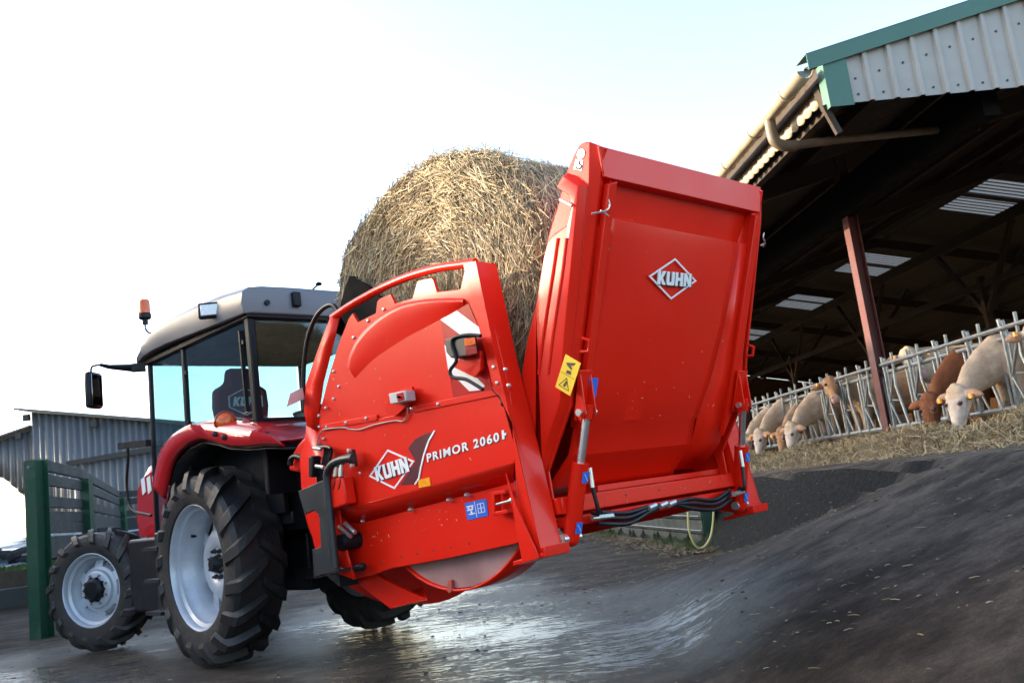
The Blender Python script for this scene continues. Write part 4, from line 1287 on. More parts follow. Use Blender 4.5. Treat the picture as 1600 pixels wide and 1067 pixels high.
# rails
YGL = YG
for sy in (1, -1):
    YG = YGL if sy > 0 else .77
    q = MB(); q.prism([gl(sy * (YG - .07), 1.66, .0), gl(sy * (YG - .13), 1.68, .0), gl(sy * (YG - .13), .30, -.02), gl(sy * (YG - .07), .50, 0)], GN * .035)
    q.prism([gl(sy * (YG - .125), 1.69, .0), gl(sy * (YG - .115), 1.69, .0), gl(sy * (YG - .115), .40, .0), gl(sy * (YG - .125), .40, 0)], GN * -.07)
    ed_ = [S(u, v, .83) for u, v in ((922, 222), (921, 285), (909, 420), (897, 545), (893, 632))]
    ed_ = [Vector((p.x, YG * sy, p.z)) for p in ed_]
    ws_ = [(p - GO).dot(GU) for p in ed_]
    q.strip(ed_, [gl(sy * (YG - .035), min(w_, 1.835), .002) for w_ in ws_]); q.strip([gl(sy * (YG - .035), min(w_, 1.835), .002) for w_ in ws_], [gl(sy * (YG - .075), min(w_, 1.835), -.012) for w_ in ws_])
    rl = q.build('gate_rail', RED, blower, bevel=.004)
    # hook, pin and lug
    q = MB(); q.tube([gl(sy * (YG + .02), 1.50, .02), gl(sy * (YG - .03), 1.52, .06), gl(sy * (YG - .06), 1.55, .06), gl(sy * (YG - .05), 1.58, .055)], .0045, 8, 4); q.tube([gl(sy * (YG - .01), 1.52, .05), gl(sy * (YG - .07), 1.50, .055)], .0045, 8); q.build('spring_clip', ZINC, rl)
    q = MB(); q.tube([gl(sy * (YG + .045), 1.56, -.18), gl(sy * (YG + .06), 1.53, -.08)], .008, 8); q.build('pin', ZINC, rl)
    q = MB(); q.tube([gl(sy * (YG - .01), .88, .03), gl(sy * (YG - .02), .875, .075), gl(sy * (YG - .02), .82, .075), gl(sy * (YG - .01), .81, .03)], .009, 8); q.build('lug', RED, rl)
    # cylinder bracket
    q = MB()
    q.prism([gl(sy * (YG + .0), .72, .036), gl(sy * (YG - .11), .72, .036), gl(sy * (YG - .11), .46, .036), gl(sy * (YG - .02), .46, .036)], GN * .012)
    q.prism([gl(sy * (YG - .02), .72, .04), gl(sy * (YG - .02), .50, .04), gl(sy * (YG - .02), .46, .09), gl(sy * (YG - .02), .52, .11)], (0, .012 * sy, 0))
    q.prism([gl(sy * (YG - .10), .72, .04), gl(sy * (YG - .10), .50, .04), gl(sy * (YG - .10), .46, .09), gl(sy * (YG - .10), .52, .11)], (0, .012 * sy, 0))
    q.build('cylinder_bracket', RED, blower, bevel=.003)
    q = MB(); q.cyl(gl(sy * (YG + .01), .51, .08), gl(sy * (YG - .12), .51, .08), .018, 14); q.build('bracket_pin', ZINC, blower)
    # hydraulic cylinder
    p0 = gl(sy * (YG - .06), .51, .08)
    p1 = Vector((-4.02, sy * .79, .80)) if sy > 0 else Vector((-3.90, sy * .79, .82))
    p1 = Vector((-4.02, sy * .80, .82))
    dv = p1 - p0
    q = MB(); q.cyl(p0, p0 + dv * .42, .021, 16); rd = q.build('cylinder_rod', CHROME, blower)
    q = MB(); q.cyl(p0 + dv * .40, p1, .044, 20); q.ball(p1, .046); q.cyl(p0 - dv.normalized() * .04, p0 + dv * .05, .03, 14)
    cyl = q.build('cylinder_barrel', RED, blower)
    q = MB(); q.cyl(p1 + Vector((0, -.06 * sy, 0)), p1 + Vector((0, .07 * sy, 0)), .026, 16); q.build('cylinder_pin', ZINC, cyl)
    for w0 in (.46, .86):
        cpt = p0 + dv * w0
        q = MB(); rdv = dv.normalized(); sd_ = Vector((0, 1, 0)); nn_ = rdv.cross(sd_).normalized()
        if nn_.x > 0: nn_ = -nn_
        q.prism([cpt + nn_ * .043 + sd_ * .022, cpt + nn_ * .043 - sd_ * .022, cpt + nn_ * .043 - sd_ * .022 + rdv * .055, cpt + nn_ * .043 + sd_ * .022 + rdv * .055], nn_ * .004)
        bst = q.build('blue_sticker', BLU, cyl, smooth=False)
        q = MB(); q.bar(cpt + nn_ * .0485 + sd_ * .014 + rdv * .010, cpt + nn_ * .0485 - sd_ * .014 + rdv * .045, .004, .002); q.build('pictogram', WHITE, bst)
    hs = p0 + dv * .50 + Vector((-.03, -.055 * sy, 0))
    q = MB(); q.cyl(hs + Vector((0, 0, .03)), hs + Vector((0, 0, -.07)), .013, 10); q.build('hose_fitting', ZINC, blower)
    q = MB(); q.tube([hs + Vector((0, 0, -.06)), hs + Vector((0, -.02 * sy, -.20)), Vector((-4.10, .70 * sy, .93)), Vector((-4.12, .66 * sy, .90))], .011, 8, 5); q.build('hydraulic_hose', HOSE, blower)
    q = MB(); q.cyl(Vector((-4.11, .72 * sy, .905)), Vector((-4.13, .58 * sy, .90)), .014, 10); q.build('hose_fitting', ZINC, blower)
q = MB(); q.prism([gl(YG - .02, .68, .048), gl(YG - .09, .68, .048), gl(YG - .09, .58, .048), gl(YG - .04, .57, .048)], GN * .003); q.build('blue_sticker', BLU, blower, smooth=False)
# main plate with soft bends
YG = YGL
rows = []
def plate_row(w, n, yl, yr, bw):
    r_ = []
    for i in range(17):
        t = i / 16
        e = abs(2 * t - 1)
        r_.append(gl(yl * (1 - t) + yr * t, w, n + bw * (1 - e * e) + noise.noise(Vector((t * 3.1, w * 2.0, 0))) * .003))
    return r_
PL = [(1.50, -.045, .70, -.56, 0), (1.495, -.015, .70, -.56, .004), (1.42, -.012, .70, -.56, .010), (1.0, -.018, .70, -.53, .016), (.65, -.025, .71, -.47, .014), (.43, -.035, .71, -.40, .010), (.405, -.045, .71, -.39, .008), (.25, -.060, .71, -.40, .004), (.06, -.17, .71, -.43, 0), (.0, -.20, .71, -.45, 0)]
for pr_ in PL: rows.append(plate_row(*pr_))
jl = MB(); jl.strip([gl(-.65, 1.50, .0), gl(-.65, 1.0, .0), gl(-.66, .65, .0), gl(-.67, .43, -.01), gl(-.68, .25, -.03), gl(-.66, .06, -.12)], [gl(p_[3], p_[0], p_[1] + .002) for p_ in (PL[1], PL[3], PL[4], PL[5], PL[7], PL[8])]); jl.build('gate_jamb', RED, blower, solid=.006)
q = MB(); q.grid(rows); gpl = q.build('gate_plate', RED, blower, solid=.008, sharp=22)
LN = .013
def GL(u, v): return GP(u, v, LN)
q = MB(); ring(q, [GL(1013, 431.5), GL(1054.6, 403.4), GL(1088, 439), GL(1048, 468)], .90, GN, .003); dl = q.build('diamond_logo', WHITE, blower, smooth=False)
q = MB(); letters(q, 'KUHN', aff(GL(1026, 444), GL(1078, 448.5), GL(1027.5, 422.5)), GN, .007); q.build('logo_lettering', WHITE, dl, smooth=False)
q = MB(); letters(q, 'KUHN', aff(GL(1027.2, 445.6), GL(1079.2, 450), GL(1028.7, 424)), GN, .005); q.build('logo_lettering', INK, dl, smooth=False)
# yellow warning sticker on the gate side
zy = lambda L_: [(800 + a / 2.54, 480 + c_ / 2.54) for a, c_ in L_]
YY = YG + .0465
q = MB(); q.prism([S(u, v, YY) for u, v in zy([(214, 186), (274, 222), (232, 352), (173, 316)])], (0, .003, 0)); ys = q.build('warning_sticker', YEL, gs, smooth=False)
A = aff(S(*zy([(173, 316)])[0], YY), S(*zy([(232, 352)])[0], YY), S(*zy([(214, 186)])[0], YY))
q = MB()
ring(q, [A(.15, .10), A(.85, .10), A(.5, .42)], .84, (0, 1, 0), .0045)
q.prism([A(.42, .15), A(.55, .15), A(.62, .28), A(.52, .33), A(.47, .25)], (0, .0045, 0))
q.prism([A(.2, .80), A(.75, .92), A(.70, .84), A(.5, .78), A(.66, .72), A(.6, .68), A(.3, .74)], (0, .0045, 0))
q.prism([A(.35, .52), A(.68, .55), A(.62, .64), A(.38, .62)], (0, .0045, 0))
q.prism([A(.04, .48), A(.96, .48), A(.96, .49), A(.04, .49)], (0, .0042, 0))
q.build('pictogram', INK, ys, smooth=False)
# cross beam and hoses under the gate
q = MB(); q.box((-4.0, 0, .985), (.10, 1.72, .085)); q.box((-3.97, 0, .90), (.14, 1.66, .05)); q.build('cross_beam', RED, blower, bevel=.006)
for k, (dz, dx) in enumerate(((0, 0), (-.03, .02), (.025, -.01))):
    q = MB()
    L_ = [Vector((-4.11 + dx, .66, .90 + dz)), Vector((-4.12, .45, .875 + dz)), Vector((-4.12, .25, .90 + dz * .5)), Vector((-4.11, .05, .905)), Vector((-4.11, -.15, .89 + dz)), Vector((-4.10, -.4, .86 + dz)), Vector((-4.08, -.62, .90 + dz))]
    q.tube(L_, .012, 8, 6); q.build('hydraulic_hose', HOSE, blower)
for yy in (.28, .18, .10):
    q = MB(); q.cyl((-4.135, yy, .905), (-4.13, yy - .07, .915), .016, 8); q.build('hose_fitting', ZINC, blower)
q = MB()
for yy in (.35, .05): q.cyl((-4.052, yy, .99), (-4.0495, yy, .99), .007, 8)
q.build('bolt_holes', INK, blower)

cf = MB()
def chaff(p, n_):
    a = random.random() * 6.28
    t1 = n_.cross(Vector((0, 0, 1))).normalized(); t2 = n_.cross(t1)
    cc_ = Vector((.55, .42, .24)) * (.5 + .7 * random.random())
    d = t1 * cos(a) + t2 * sin(a)
    L_ = .004 + .022 * random.random() ** 2; w_ = .0009 + .0007 * random.random()
    s_ = d.cross(n_).normalized() * w_
    e1 = p - d * L_ / 2; e2 = p + d * L_ / 2
    cf.add([e1 - s_, e1 + s_, e2 + s_, e2 - s_, (e1 + e2) / 2 + n_ * .004], [[0, 1, 4], [1, 2, 4], [2, 3, 4], [3, 0, 4]], tuple(cc_))
for k in range(34):
    u = random.uniform(520, 785); v = random.uniform(500, 720)
    if v < 660 - (u - 500) * .19 - 120: continue
    if v > 780 - (u - 500) * .22: continue
    chaff(S(u, v, YP + .008), Vector((0, 1, 0)))
for k in range(24):
    f_ = random.random(); a_ = A_[1] * (1 - f_) + A_[2] * f_
    chaff(S(565 + 238 * f_, 816 - 64 * f_ + random.uniform(2, 40), YP - .098), Vector((0, 1, 0)))
for k in range(26):
    chaff(gl(random.uniform(-.55, .68), random.uniform(.45, 1.68) if random.random() < .5 else random.uniform(.42, .7), .0), GN)
for k in range(22):
    chaff(Vector((-4.052, random.uniform(-.8, .8), random.uniform(.95, 1.025))), Vector((-1, 0, 0)))
cf.build('stuck_chaff', STRAW, blower, smooth=False, kind='stuff')

# ================================================================== BALE
bale = empty('straw_bale', (-3.05, 0, 1.4), TF)
tag(bale, 'large round golden straw bale held inside the red shredder, loose stalks sticking out', 'straw bale')
OUT = [(-2.00, 2.72), (-2.10, 2.90), (-2.32, 3.02), (-2.62, 3.14), (-2.92, 3.20), (-3.2, 3.205), (-3.44, 3.15), (-3.65, 3.04), (-3.82, 2.89), (-3.95, 2.68), (-4.03, 2.43), (-3.99, 2.15), (-3.86, 1.9), (-3.68, 1.70), (-3.4, 1.52), (-3.0, 1.45), (-2.6, 1.55), (-2.25, 1.85), (-2.05, 2.25), (-1.97, 2.52)]
BC = Vector((-3.05, 0, 2.38))
OP = catmull([Vector((x, 0, z)) for x, z in OUT] + [Vector((OUT[0][0], 0, OUT[0][1]))], 4)[:-1]
b = MB()
NR = 9
rings = []
ysec = [(.70, .55), (.70, .80), (.67, .93), (.62, .985), (.3, 1.0), (0, 1.0), (-.3, 1.0), (-.62, .985), (-.68, .9), (-.70, .5)]
for yy, s_ in ysec:
    rings.append([Vector((BC.x + (p.x - BC.x) * s_ * .985, yy, BC.z + (p.z - BC.z) * s_ * .985)) + Vector((0, 0, 0)) for p in OP])
n = len(OP)
vs = [p for r_ in rings for p in r_]
fs = []
for i in range(len(rings) - 1):
    for k in range(n):
        fs.append([i * n + k, i * n + (k + 1) % n, (i + 1) * n + (k + 1) % n, (i + 1) * n + k])
fs.append(list(range(n))); fs.append([(len(rings) - 1) * n + k for k in range(n)])
b.add(vs, fs)
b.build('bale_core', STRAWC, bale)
def straw_col(dark=0):
    t = random.random()
    base = Vector((.47, .345, .185)) * (0.45 + .75 * random.random())
    if t < .15: base = Vector((.66, .54, .33)) * (.8 + .35 * random.random())
    elif t < .32: base = Vector((.17, .125, .07)) * (.7 + .6 * random.random())
    elif t < .42: base = Vector((.34, .30, .20)) * (.8 + .4 * random.random())
    return tuple(base)
def blade(mb, p, d, L_, w, up, bend=0.0, c=None):
    d = d.normalized(); s_ = d.cross(up)
    if s_.length < 1e-3: s_ = d.cross(Vector((0, 0, 1)))
    s_.normalize()
    u_ = s_.cross(d)
    a = p - d * L_ / 2; m_ = p + u_ * bend; e = p + d * L_ / 2
    h = u_ * w * .5
    n0 = len(mb.v)
    mb.v += [a - s_ * w, a + s_ * w, a + h * 1.6, m_ - s_ * w, m_ + s_ * w, m_ + h * 1.6, e - s_ * w * .6, e + s_ * w * .6, e + h]
    F_ = [[0, 2, 5, 3], [2, 1, 4, 5], [3, 5, 8, 6], [5, 4, 7, 8]]
    mb.f += [[i + n0 for i in f_] for f_ in F_]
    mb.c += [c or straw_col()] * 4
sm = MB()
def surf_r(th):
    # radius of outline at angle
    best = None
    for i in range(len(OP)):
        a = OP[i] - BC; c_ = OP[(i + 1) % len(OP)] - BC
        ta = atan2(a.z, a.x); tb = atan2(c_.z, c_.x)
        if abs(ta - tb) > pi: continue
        lo, hi = min(ta, tb), max(ta, tb)
        if lo <= th <= hi:
            f_ = (th - ta) / (tb - ta + 1e-9)
            return a.length * (1 - f_) + c_.length * f_
    return 1.0
RT = [surf_r(-pi + 2 * pi * i / 180 + .001) for i in range(181)]
def rad(th):
    t = (th + pi) % (2 * pi)
    return RT[int(t / (2 * pi) * 180)]
rnd = random.random
for k in range(17000):       # left face
    th = rnd() * 2 * pi - pi
    rr_ = sqrt(rnd()) * 1.0
    R_ = rad(th) * rr_
    if BC.z + R_ * sin(th) < 1.65: continue
    yy = .70 + .02 * rnd() - max(0, rr_ - .86) * .5 + noise.noise(Vector((R_ * 5 * cos(th), R_ * 5 * sin(th), 1))) * .03
    p = Vector((BC.x + R_ * cos(th), yy, BC.z + R_ * sin(th)))
    tang = Vector((-sin(th), 0, cos(th)))
    a = random.gauss(0, .45)
    d = tang * cos(a) + Vector((cos(th), 0, sin(th))) * sin(a) + Vector((0, random.gauss(0, .16), 0))
    blade(sm, p, d, .07 + .20 * rnd() ** 2, .0017 + .0022 * rnd(), Vector((random.gauss(0, .3), 1, random.gauss(0, .3))), random.gauss(0, .008))
for k in range(15000):       # round side
    th = rnd() * 2 * pi - pi
    if sin(th) < -.75: continue
    yy = rnd() * 1.40 - .70
    R_ = rad(th) * (1 - max(0, abs(yy) - .6) * .7) + noise.noise(Vector((cos(th) * 5, yy * 5, sin(th) * 5))) * .03
    er = Vector((cos(th), 0, sin(th)))
    p = Vector((BC.x, yy, BC.z)) + er * (R_ + .012 * rnd() - .004)
    tang = Vector((-sin(th), 0, cos(th)))
    a = random.gauss(0, .40)
    d = tang * cos(a) + Vector((0, 1, 0)) * sin(a) + er * random.gauss(0, .13)
    blade(sm, p, d, .07 + .20 * rnd() ** 2, .0017 + .0022 * rnd(), er + Vector((0, random.gauss(0, .3), 0)), random.gauss(0, .01))
for k in range(900):         # stalks that stand out
    th = random.uniform(-.2, pi * 1.0)
    yy = random.uniform(-.7, .72)
    er = Vector((cos(th), 0, sin(th)))
    R_ = rad(th)
    d = er * random.uniform(.3, 1) + Vector((-sin(th), 0, cos(th))) * random.gauss(0, .8) + Vector((0, random.gauss(0, .4), 0))
    L_ = .06 + .15 * rnd() ** 2 + (.14 if rnd() < .07 else 0)
    blade(sm, Vector((BC.x, yy, BC.z)) + er * (R_ + L_ * .2), d, L_, .0014 + .0012 * rnd(), Vector((rnd(), rnd(), rnd())), random.gauss(0, .015))
sm.build('loose_stalks', STRAW, bale, smooth=False, kind='stuff')
b = None

# ================================================================== BARN
barn = empty('cattle_barn', (5, 16, .9), BF)
barn_l = 'open fronted cattle barn with corrugated roof, pale gable sheets and maroon steel posts'
tag(barn, barn_l, 'barn')
XE, ZE, SL, XR, XW = -1.95, 4.88, .235, 6.5, 15.0
YG0, YG1 = -3.6, 37.0
BAY = 5.75
def roof_z(x):
    return ZE + SL * (x - XE) if x <= XR else ZE + SL * (XR - XE) - SL * (x - XR)
b = MB(BF)
rows = []
ys_ = [YG0 - .06 + i * .03 for i in range(int((YG1 - YG0) / .03))]
for x in (XE, XE + .3, XR):
    rows.append([Vector((x, y, roof_z(x) + .028 * sin(2 * pi * y / .18))) for y in ys_])
b.grid(rows)
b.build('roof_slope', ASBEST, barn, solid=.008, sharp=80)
# far slope in cells, leaving out the skylights
sky_cells = []
sy_pos = [7.1, 13.4, 18.7, 25.4, 31.0]
b = MB(BF)
edges = [YG0]
for s0 in sy_pos:
    edges += [s0, s0 + 1.0, s0 + 1.25, s0 + 2.25]
edges.append(YG1)
for i in range(len(edges) - 1):
    y0, y1 = edges[i], edges[i + 1]
    hole = any(abs(y0 - s0) < .01 or abs(y0 - s0 - 1.25) < .01 for s0 in sy_pos)
    xs_ = [XR, 6.85, 8.55, XW + .4] if hole else [XR, XW + .4]
    for j in range(len(xs_) - 1):
        if hole and j == 1:
            q = MB(BF); q.prism([(xs_[j], y0, roof_z(xs_[j])), (xs_[j + 1], y0, roof_z(xs_[j + 1])), (xs_[j + 1], y1, roof_z(xs_[j + 1])), (xs_[j], y1, roof_z(xs_[j]))], (0, 0, .006)); q.build('skylight', SKYL, barn, smooth=False)
            continue
        b.prism([(xs_[j], y0, roof_z(xs_[j])), (xs_[j + 1], y0, roof_z(xs_[j + 1])), (xs_[j + 1], y1, roof_z(xs_[j + 1])), (xs_[j], y1, roof_z(xs_[j]))], (0, 0, .02))
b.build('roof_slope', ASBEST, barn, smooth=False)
# purlins, rafters
for i, x in enumerate([XE + .12, -.6, .8, 2.2, 3.6, 5.0, 6.2, 6.8, 8.7, 10.4, 12.0, 13.6]):
    b = MB(BF); z = roof_z(x) - .12
    b.box((x, (YG0 + YG1) / 2 + .05, z), (.07, YG1 - YG0 - .2, .16)); b.build('purlin', TIMBER, barn, smooth=False)
for k in range(-1, 7):
    y = k * BAY + .1
    b = MB(BF)
    if k == -1: y = YG0 + .25
    b.bar((XE + .1, y, roof_z(XE + .1) - .32), (XR, y, roof_z(XR) - .32), .12, .26); b.bar((XR, y, roof_z(XR) - .32), (XW, y, roof_z(XW) - .32), .12, .26)
    b.build('rafter', TIMBER, barn, smooth=False)
# front steel posts (I section)
for k in range(0, 7):
    y = k * BAY + .1
    b = MB(BF)
    b.box((-.07, y, 3.0), (.012, .17, 4.2)); b.box((.07, y, 3.0), (.012, .17, 4.2)); b.box((0, y, 3.0), (.128, .010, 4.2))
    b.build('steel_post', MAROON, barn, smooth=False)
    # inner row with Y braces
    if k < 7:
        q = MB(BF); q.box((6.5, y + 1.5, 2.7), (.14, .14, 3.6)); q.bar((6.5, y + 1.5, 3.6), (6.5, y + 3.0, 5.4), .10, .10, (1, 0, 0)); q.bar((6.5, y + 1.5, 3.6), (6.5, y + .0, 5.4), .10, .10, (1, 0, 0)); q.bar((6.5, y + 1.5, 3.6), (8.0, y + 1.5, 5.4), .10, .10); q.build('braced_post', TIMBER, barn, smooth=False)
b = MB(BF); b.box((6.5, (YG0 + YG1) / 2, 5.5), (.14, YG1 - YG0, .25)); b.box((6.5, (YG0 + YG1) / 2, 4.3), (.10, YG1 - YG0, .14)); b.build('ridge_beam', TIMBER, barn, smooth=False)
b = MB(BF); b.box((-.02, (YG0 + YG1) / 2 + .1, 4.50), (.18, YG1 - YG0 - .4, .50)); b.build('eave_shade_beam', RUBBER_SHADE, barn, smooth=False)  # added beam, coloured black for the shade under the eave
# walls
b = MB(BF); b.box((XW, (YG0 + YG1) / 2, 2.9), (.1, YG1 - YG0, 4.1)); b.build('back_wall', WALLB, barn, smooth=False)
b = MB(BF)
b.prism([(1.2, YG1, .8), (XW, YG1, .8), (XW, YG1, roof_z(XW) - .05), (XR, YG1, roof_z(XR) - .05), (XE, YG1, roof_z(XE) - .05), (XE, YG1, 2.9), (1.2, YG1, 2.9)], (0, .1, 0)); b.build('end_wall', WALLB, barn, smooth=False)
for (y, z, h) in ((9.0, 3.6, .5), (14.5, 3.4, .2), (24.0, 3.4, .55), (30, 3.2, .3)):
    q = MB(BF); q.box((XW - .06, y, z), (.02, .10, h)); q.build('wall_slit', SKYL, barn, smooth=False)
b = MB(BF); b.box((7.5, (YG0 + YG1) / 2, .86), (15.2, YG1 - YG0, .12)); b.build('barn_floor', EARTH, barn, smooth=False)
# gable : pale trapezoid cladding, green flashings
b = MB(BF)
x = XE + .28
prof = []
while x < XW - .3:
    for dx, d in ((0, 0), (.19, 0), (.205, -.035), (.245, -.035), (.26, 0)):
        prof.append((x + dx, YG0 - .0 + d))
    x += .26
rows = [[Vector((x_, y_, 4.40)) for x_, y_ in prof], [Vector((x_, y_, roof_z(x_) - .04)) for x_, y_ in prof]]
b.grid(rows)
gc = b.build('gable_cladding', CLAD, barn, smooth=False, solid=.003)
x = XE + .28
while x < 1.6:
    for z in (4.48, roof_z(x) - .30):
        b = MB(BF); b.lathe([(.012, 0), (.012, -.008), (0, -.009)], (x + .1, YG0 - .002, z), (0, 1, 0), 8); b.build('screw', FRAME, gc)
    x += .26
b = MB(BF)
b.prism([(XE + .06, YG0 - .045, 4.36), (XE + .30, YG0 - .045, 4.36), (XE + .30, YG0 - .045, roof_z(XE + .3) - .02), (XE + .06, YG0 - .045, roof_z(XE) - .02)], (0, .008, 0))
b.prism([(XE + .06, YG0 - .045, 4.36), (XE + .06, YG0 + .10, 4.36), (XE + .06, YG0 + .10, roof_z(XE) - .05), (XE + .06, YG0 - .045, roof_z(XE) - .05)], (-.006, 0, 0))
b.build('corner_flashing', GREENL, barn, smooth=False)
b = MB(BF)
def verge(x0, x1):
    b.prism([(x0, YG0 - .055, roof_z(x0) - .10), (x0, YG0 - .055, roof_z(x0) + .06), (x1, YG0 - .055, roof_z(x1) + .06), (x1, YG0 - .055, roof_z(x1) - .10)], (0, -.01, 0))
    b.prism([(x0, YG0 - .06, roof_z(x0) + .065), (x1, YG0 - .06, roof_z(x1) + .065), (x1, YG0 + .2, roof_z(x1) + .065), (x0, YG0 + .2, roof_z(x0) + .065)], (0, 0, .006))
verge(XE - .10, XR); verge(XR, XW)
b.build('verge_flashing', GREENL, barn, smooth=False)
# gutter with outlet and pipe
b = MB(BF)
xg, zg, rg_ = XE - .10, ZE - .09, .085
rows = []
for y in [YG0 + .02 + i * 1.0 for i in range(41)]:
    rows.append([Vector((xg + rg_ * cos(t), y, zg + rg_ * sin(t))) for t in [radians(180 + i * 22.5) for i in range(9)]])
b.grid(rows)
gu = b.build('gutter', PVC, barn, solid=.008, sharp=60)
b = MB(BF); b.prism([(xg + .07 * cos(t), YG0 + .03, zg + .07 * sin(t)) for t in [radians(180 + i * 22.5) for i in range(9)]], (0, .01, 0)); b.build('gutter_end', STEEL, gu)
for k in range(38):
    q = MB(BF); y = YG0 + .5 + k * 1.0
    q.tube([(xg + (rg_ + .008) * cos(t), y, zg + (rg_ + .008) * sin(t)) for t in [radians(170 + i * 20) for i in range(11)]], .011, 6); q.build('gutter_bracket', PVC, gu)
b = MB(BF); ye = YG0 + 1.05
b.tube([(xg, ye, zg - .06), (xg, ye, zg - .22), (xg + .02, ye, zg - .32), (xg + .12, ye, zg - .38), (xg + .25, ye, zg - .385)], .062, 14, 4)
b.tube([(xg + .24, ye, zg - .385), (xg + .65, ye, zg - .37)], .047, 14)
b.tube([(xg + .60, ye, zg - .37), (xg + 2.3, ye + .1, zg - .33)], .042, 14); b.tube([(xg + 2.25, ye + .1, zg - .33), (xg + 2.45, ye + .1, zg - .33)], .052, 14)
b.build('rain_pipe', PIPEM, barn)
b = MB(BF); b.bar((XE + .04, YG0 + .06, 4.42), (XE + .14, YG0 + .06, 4.12), .06, .05, (0, 1, 0)); b.build('pipe_support', TIMBER, barn)
b = MB(BF)
yy_ = [YG0 + .12 + i * .025 for i in range(1600)]
b.strip([Vector((XE + .14, y, ZE - .14)) for y in yy_], [Vector((XE + .14 + .015 * sin(2 * pi * y / .18), y, ZE - .29 - .055 * abs(sin(pi * y / .18)))) for y in yy_])
b.build('eave_light_strip', PVC, barn, solid=.006)  # pale wavy strip added to imitate sunlight through the roof corrugations
b = MB(BF); b.box((XE + .30, 16.8, ZE - .30), (.10, 40.5, .16)); b.build('eave_board', TIMBER, barn, smooth=False)
# kerb under the barrier
kb = MB(BF); kb.prism([(.12, YG0 - 2, .80), (.12, YG0 - 2, 1.16), (-.14, YG0 - 2, 1.13), (-.20, YG0 - 2, .80)], (0, 30, 0))
ko = kb.build('feed_kerb', CONC, origin=BF @ Vector((0, 0, .9)), bevel=.02)
tag(ko, 'low stained concrete kerb running beneath the cattle feed barrier', 'kerb')

# ------------------------------------------------------------------ feed barriers
def barrier_panel(y0, n, label):
    root = empty('feed_barrier', (0, y0, 1.15), BF)
    tag(root, label, 'feed barrier', 'feed barrier sections along the barn front')
    W = n * .655
    q = MB(BF); q.tube([(-.02, y0, 2.115), (-.02, y0 + W, 2.115)], .026, 8); q.build('top_rail', STEEL, root)
    q = MB(BF); q.tube([(.03, y0, 2.01), (.03, y0 + W, 2.01)], .030, 8); q.build('top_rail', STEEL, root)
    q = MB(BF); q.tube([(0, y0, 1.27), (0, y0 + W, 1.27)], .032, 8); q.build('bottom_rail', STEEL, root)
    for k in range(n):
        y = y0 + (k + .5) * .655
        q = MB(BF)
        q.tube([(.0, y + .18, 2.22), (.0, y + .15, 2.0), (0, y + .17, 1.27)], .020, 8)
        q.tube([(.0, y + .11, 2.20), (.02, y + .10, 2.0), (0, y + .13, 1.27)], .017, 8)
        q.build('upright', STEEL, root)
        q = MB(BF)
        q.tube([(-.02, y - .14, 2.24), (-.02, y - .13, 2.02), (-.03, y - .12, 1.80), (-.03, y - .28, 1.27)], .019, 8)
        q.tube([(-.03, y - .12, 1.98), (-.03, y + .10, 1.60), (-.03, y + .11, 1.27)], .017, 8)
        q.tube([(.03, y + .30, 2.0), (.0, y + .24, 1.27)], .016, 8)
        q.tube([(.0, y - .02, 1.27), (-.03, y + .10, 1.60)], .014, 8)
        q.tube([(-.03, y + .02, 1.62), (-.03, y - .17, 1.60)], .012, 6)
        q.build('swing_bar', STEEL, root)
    return root
barrier_panel(-5.1, 8, 'galvanised feed barrier section right of the nearest maroon post')
barrier_panel(.22, 8, 'galvanised feed barrier section between the two maroon posts')
barrier_panel(5.97, 8, 'farthest galvanised feed barrier section, left of the second maroon post')

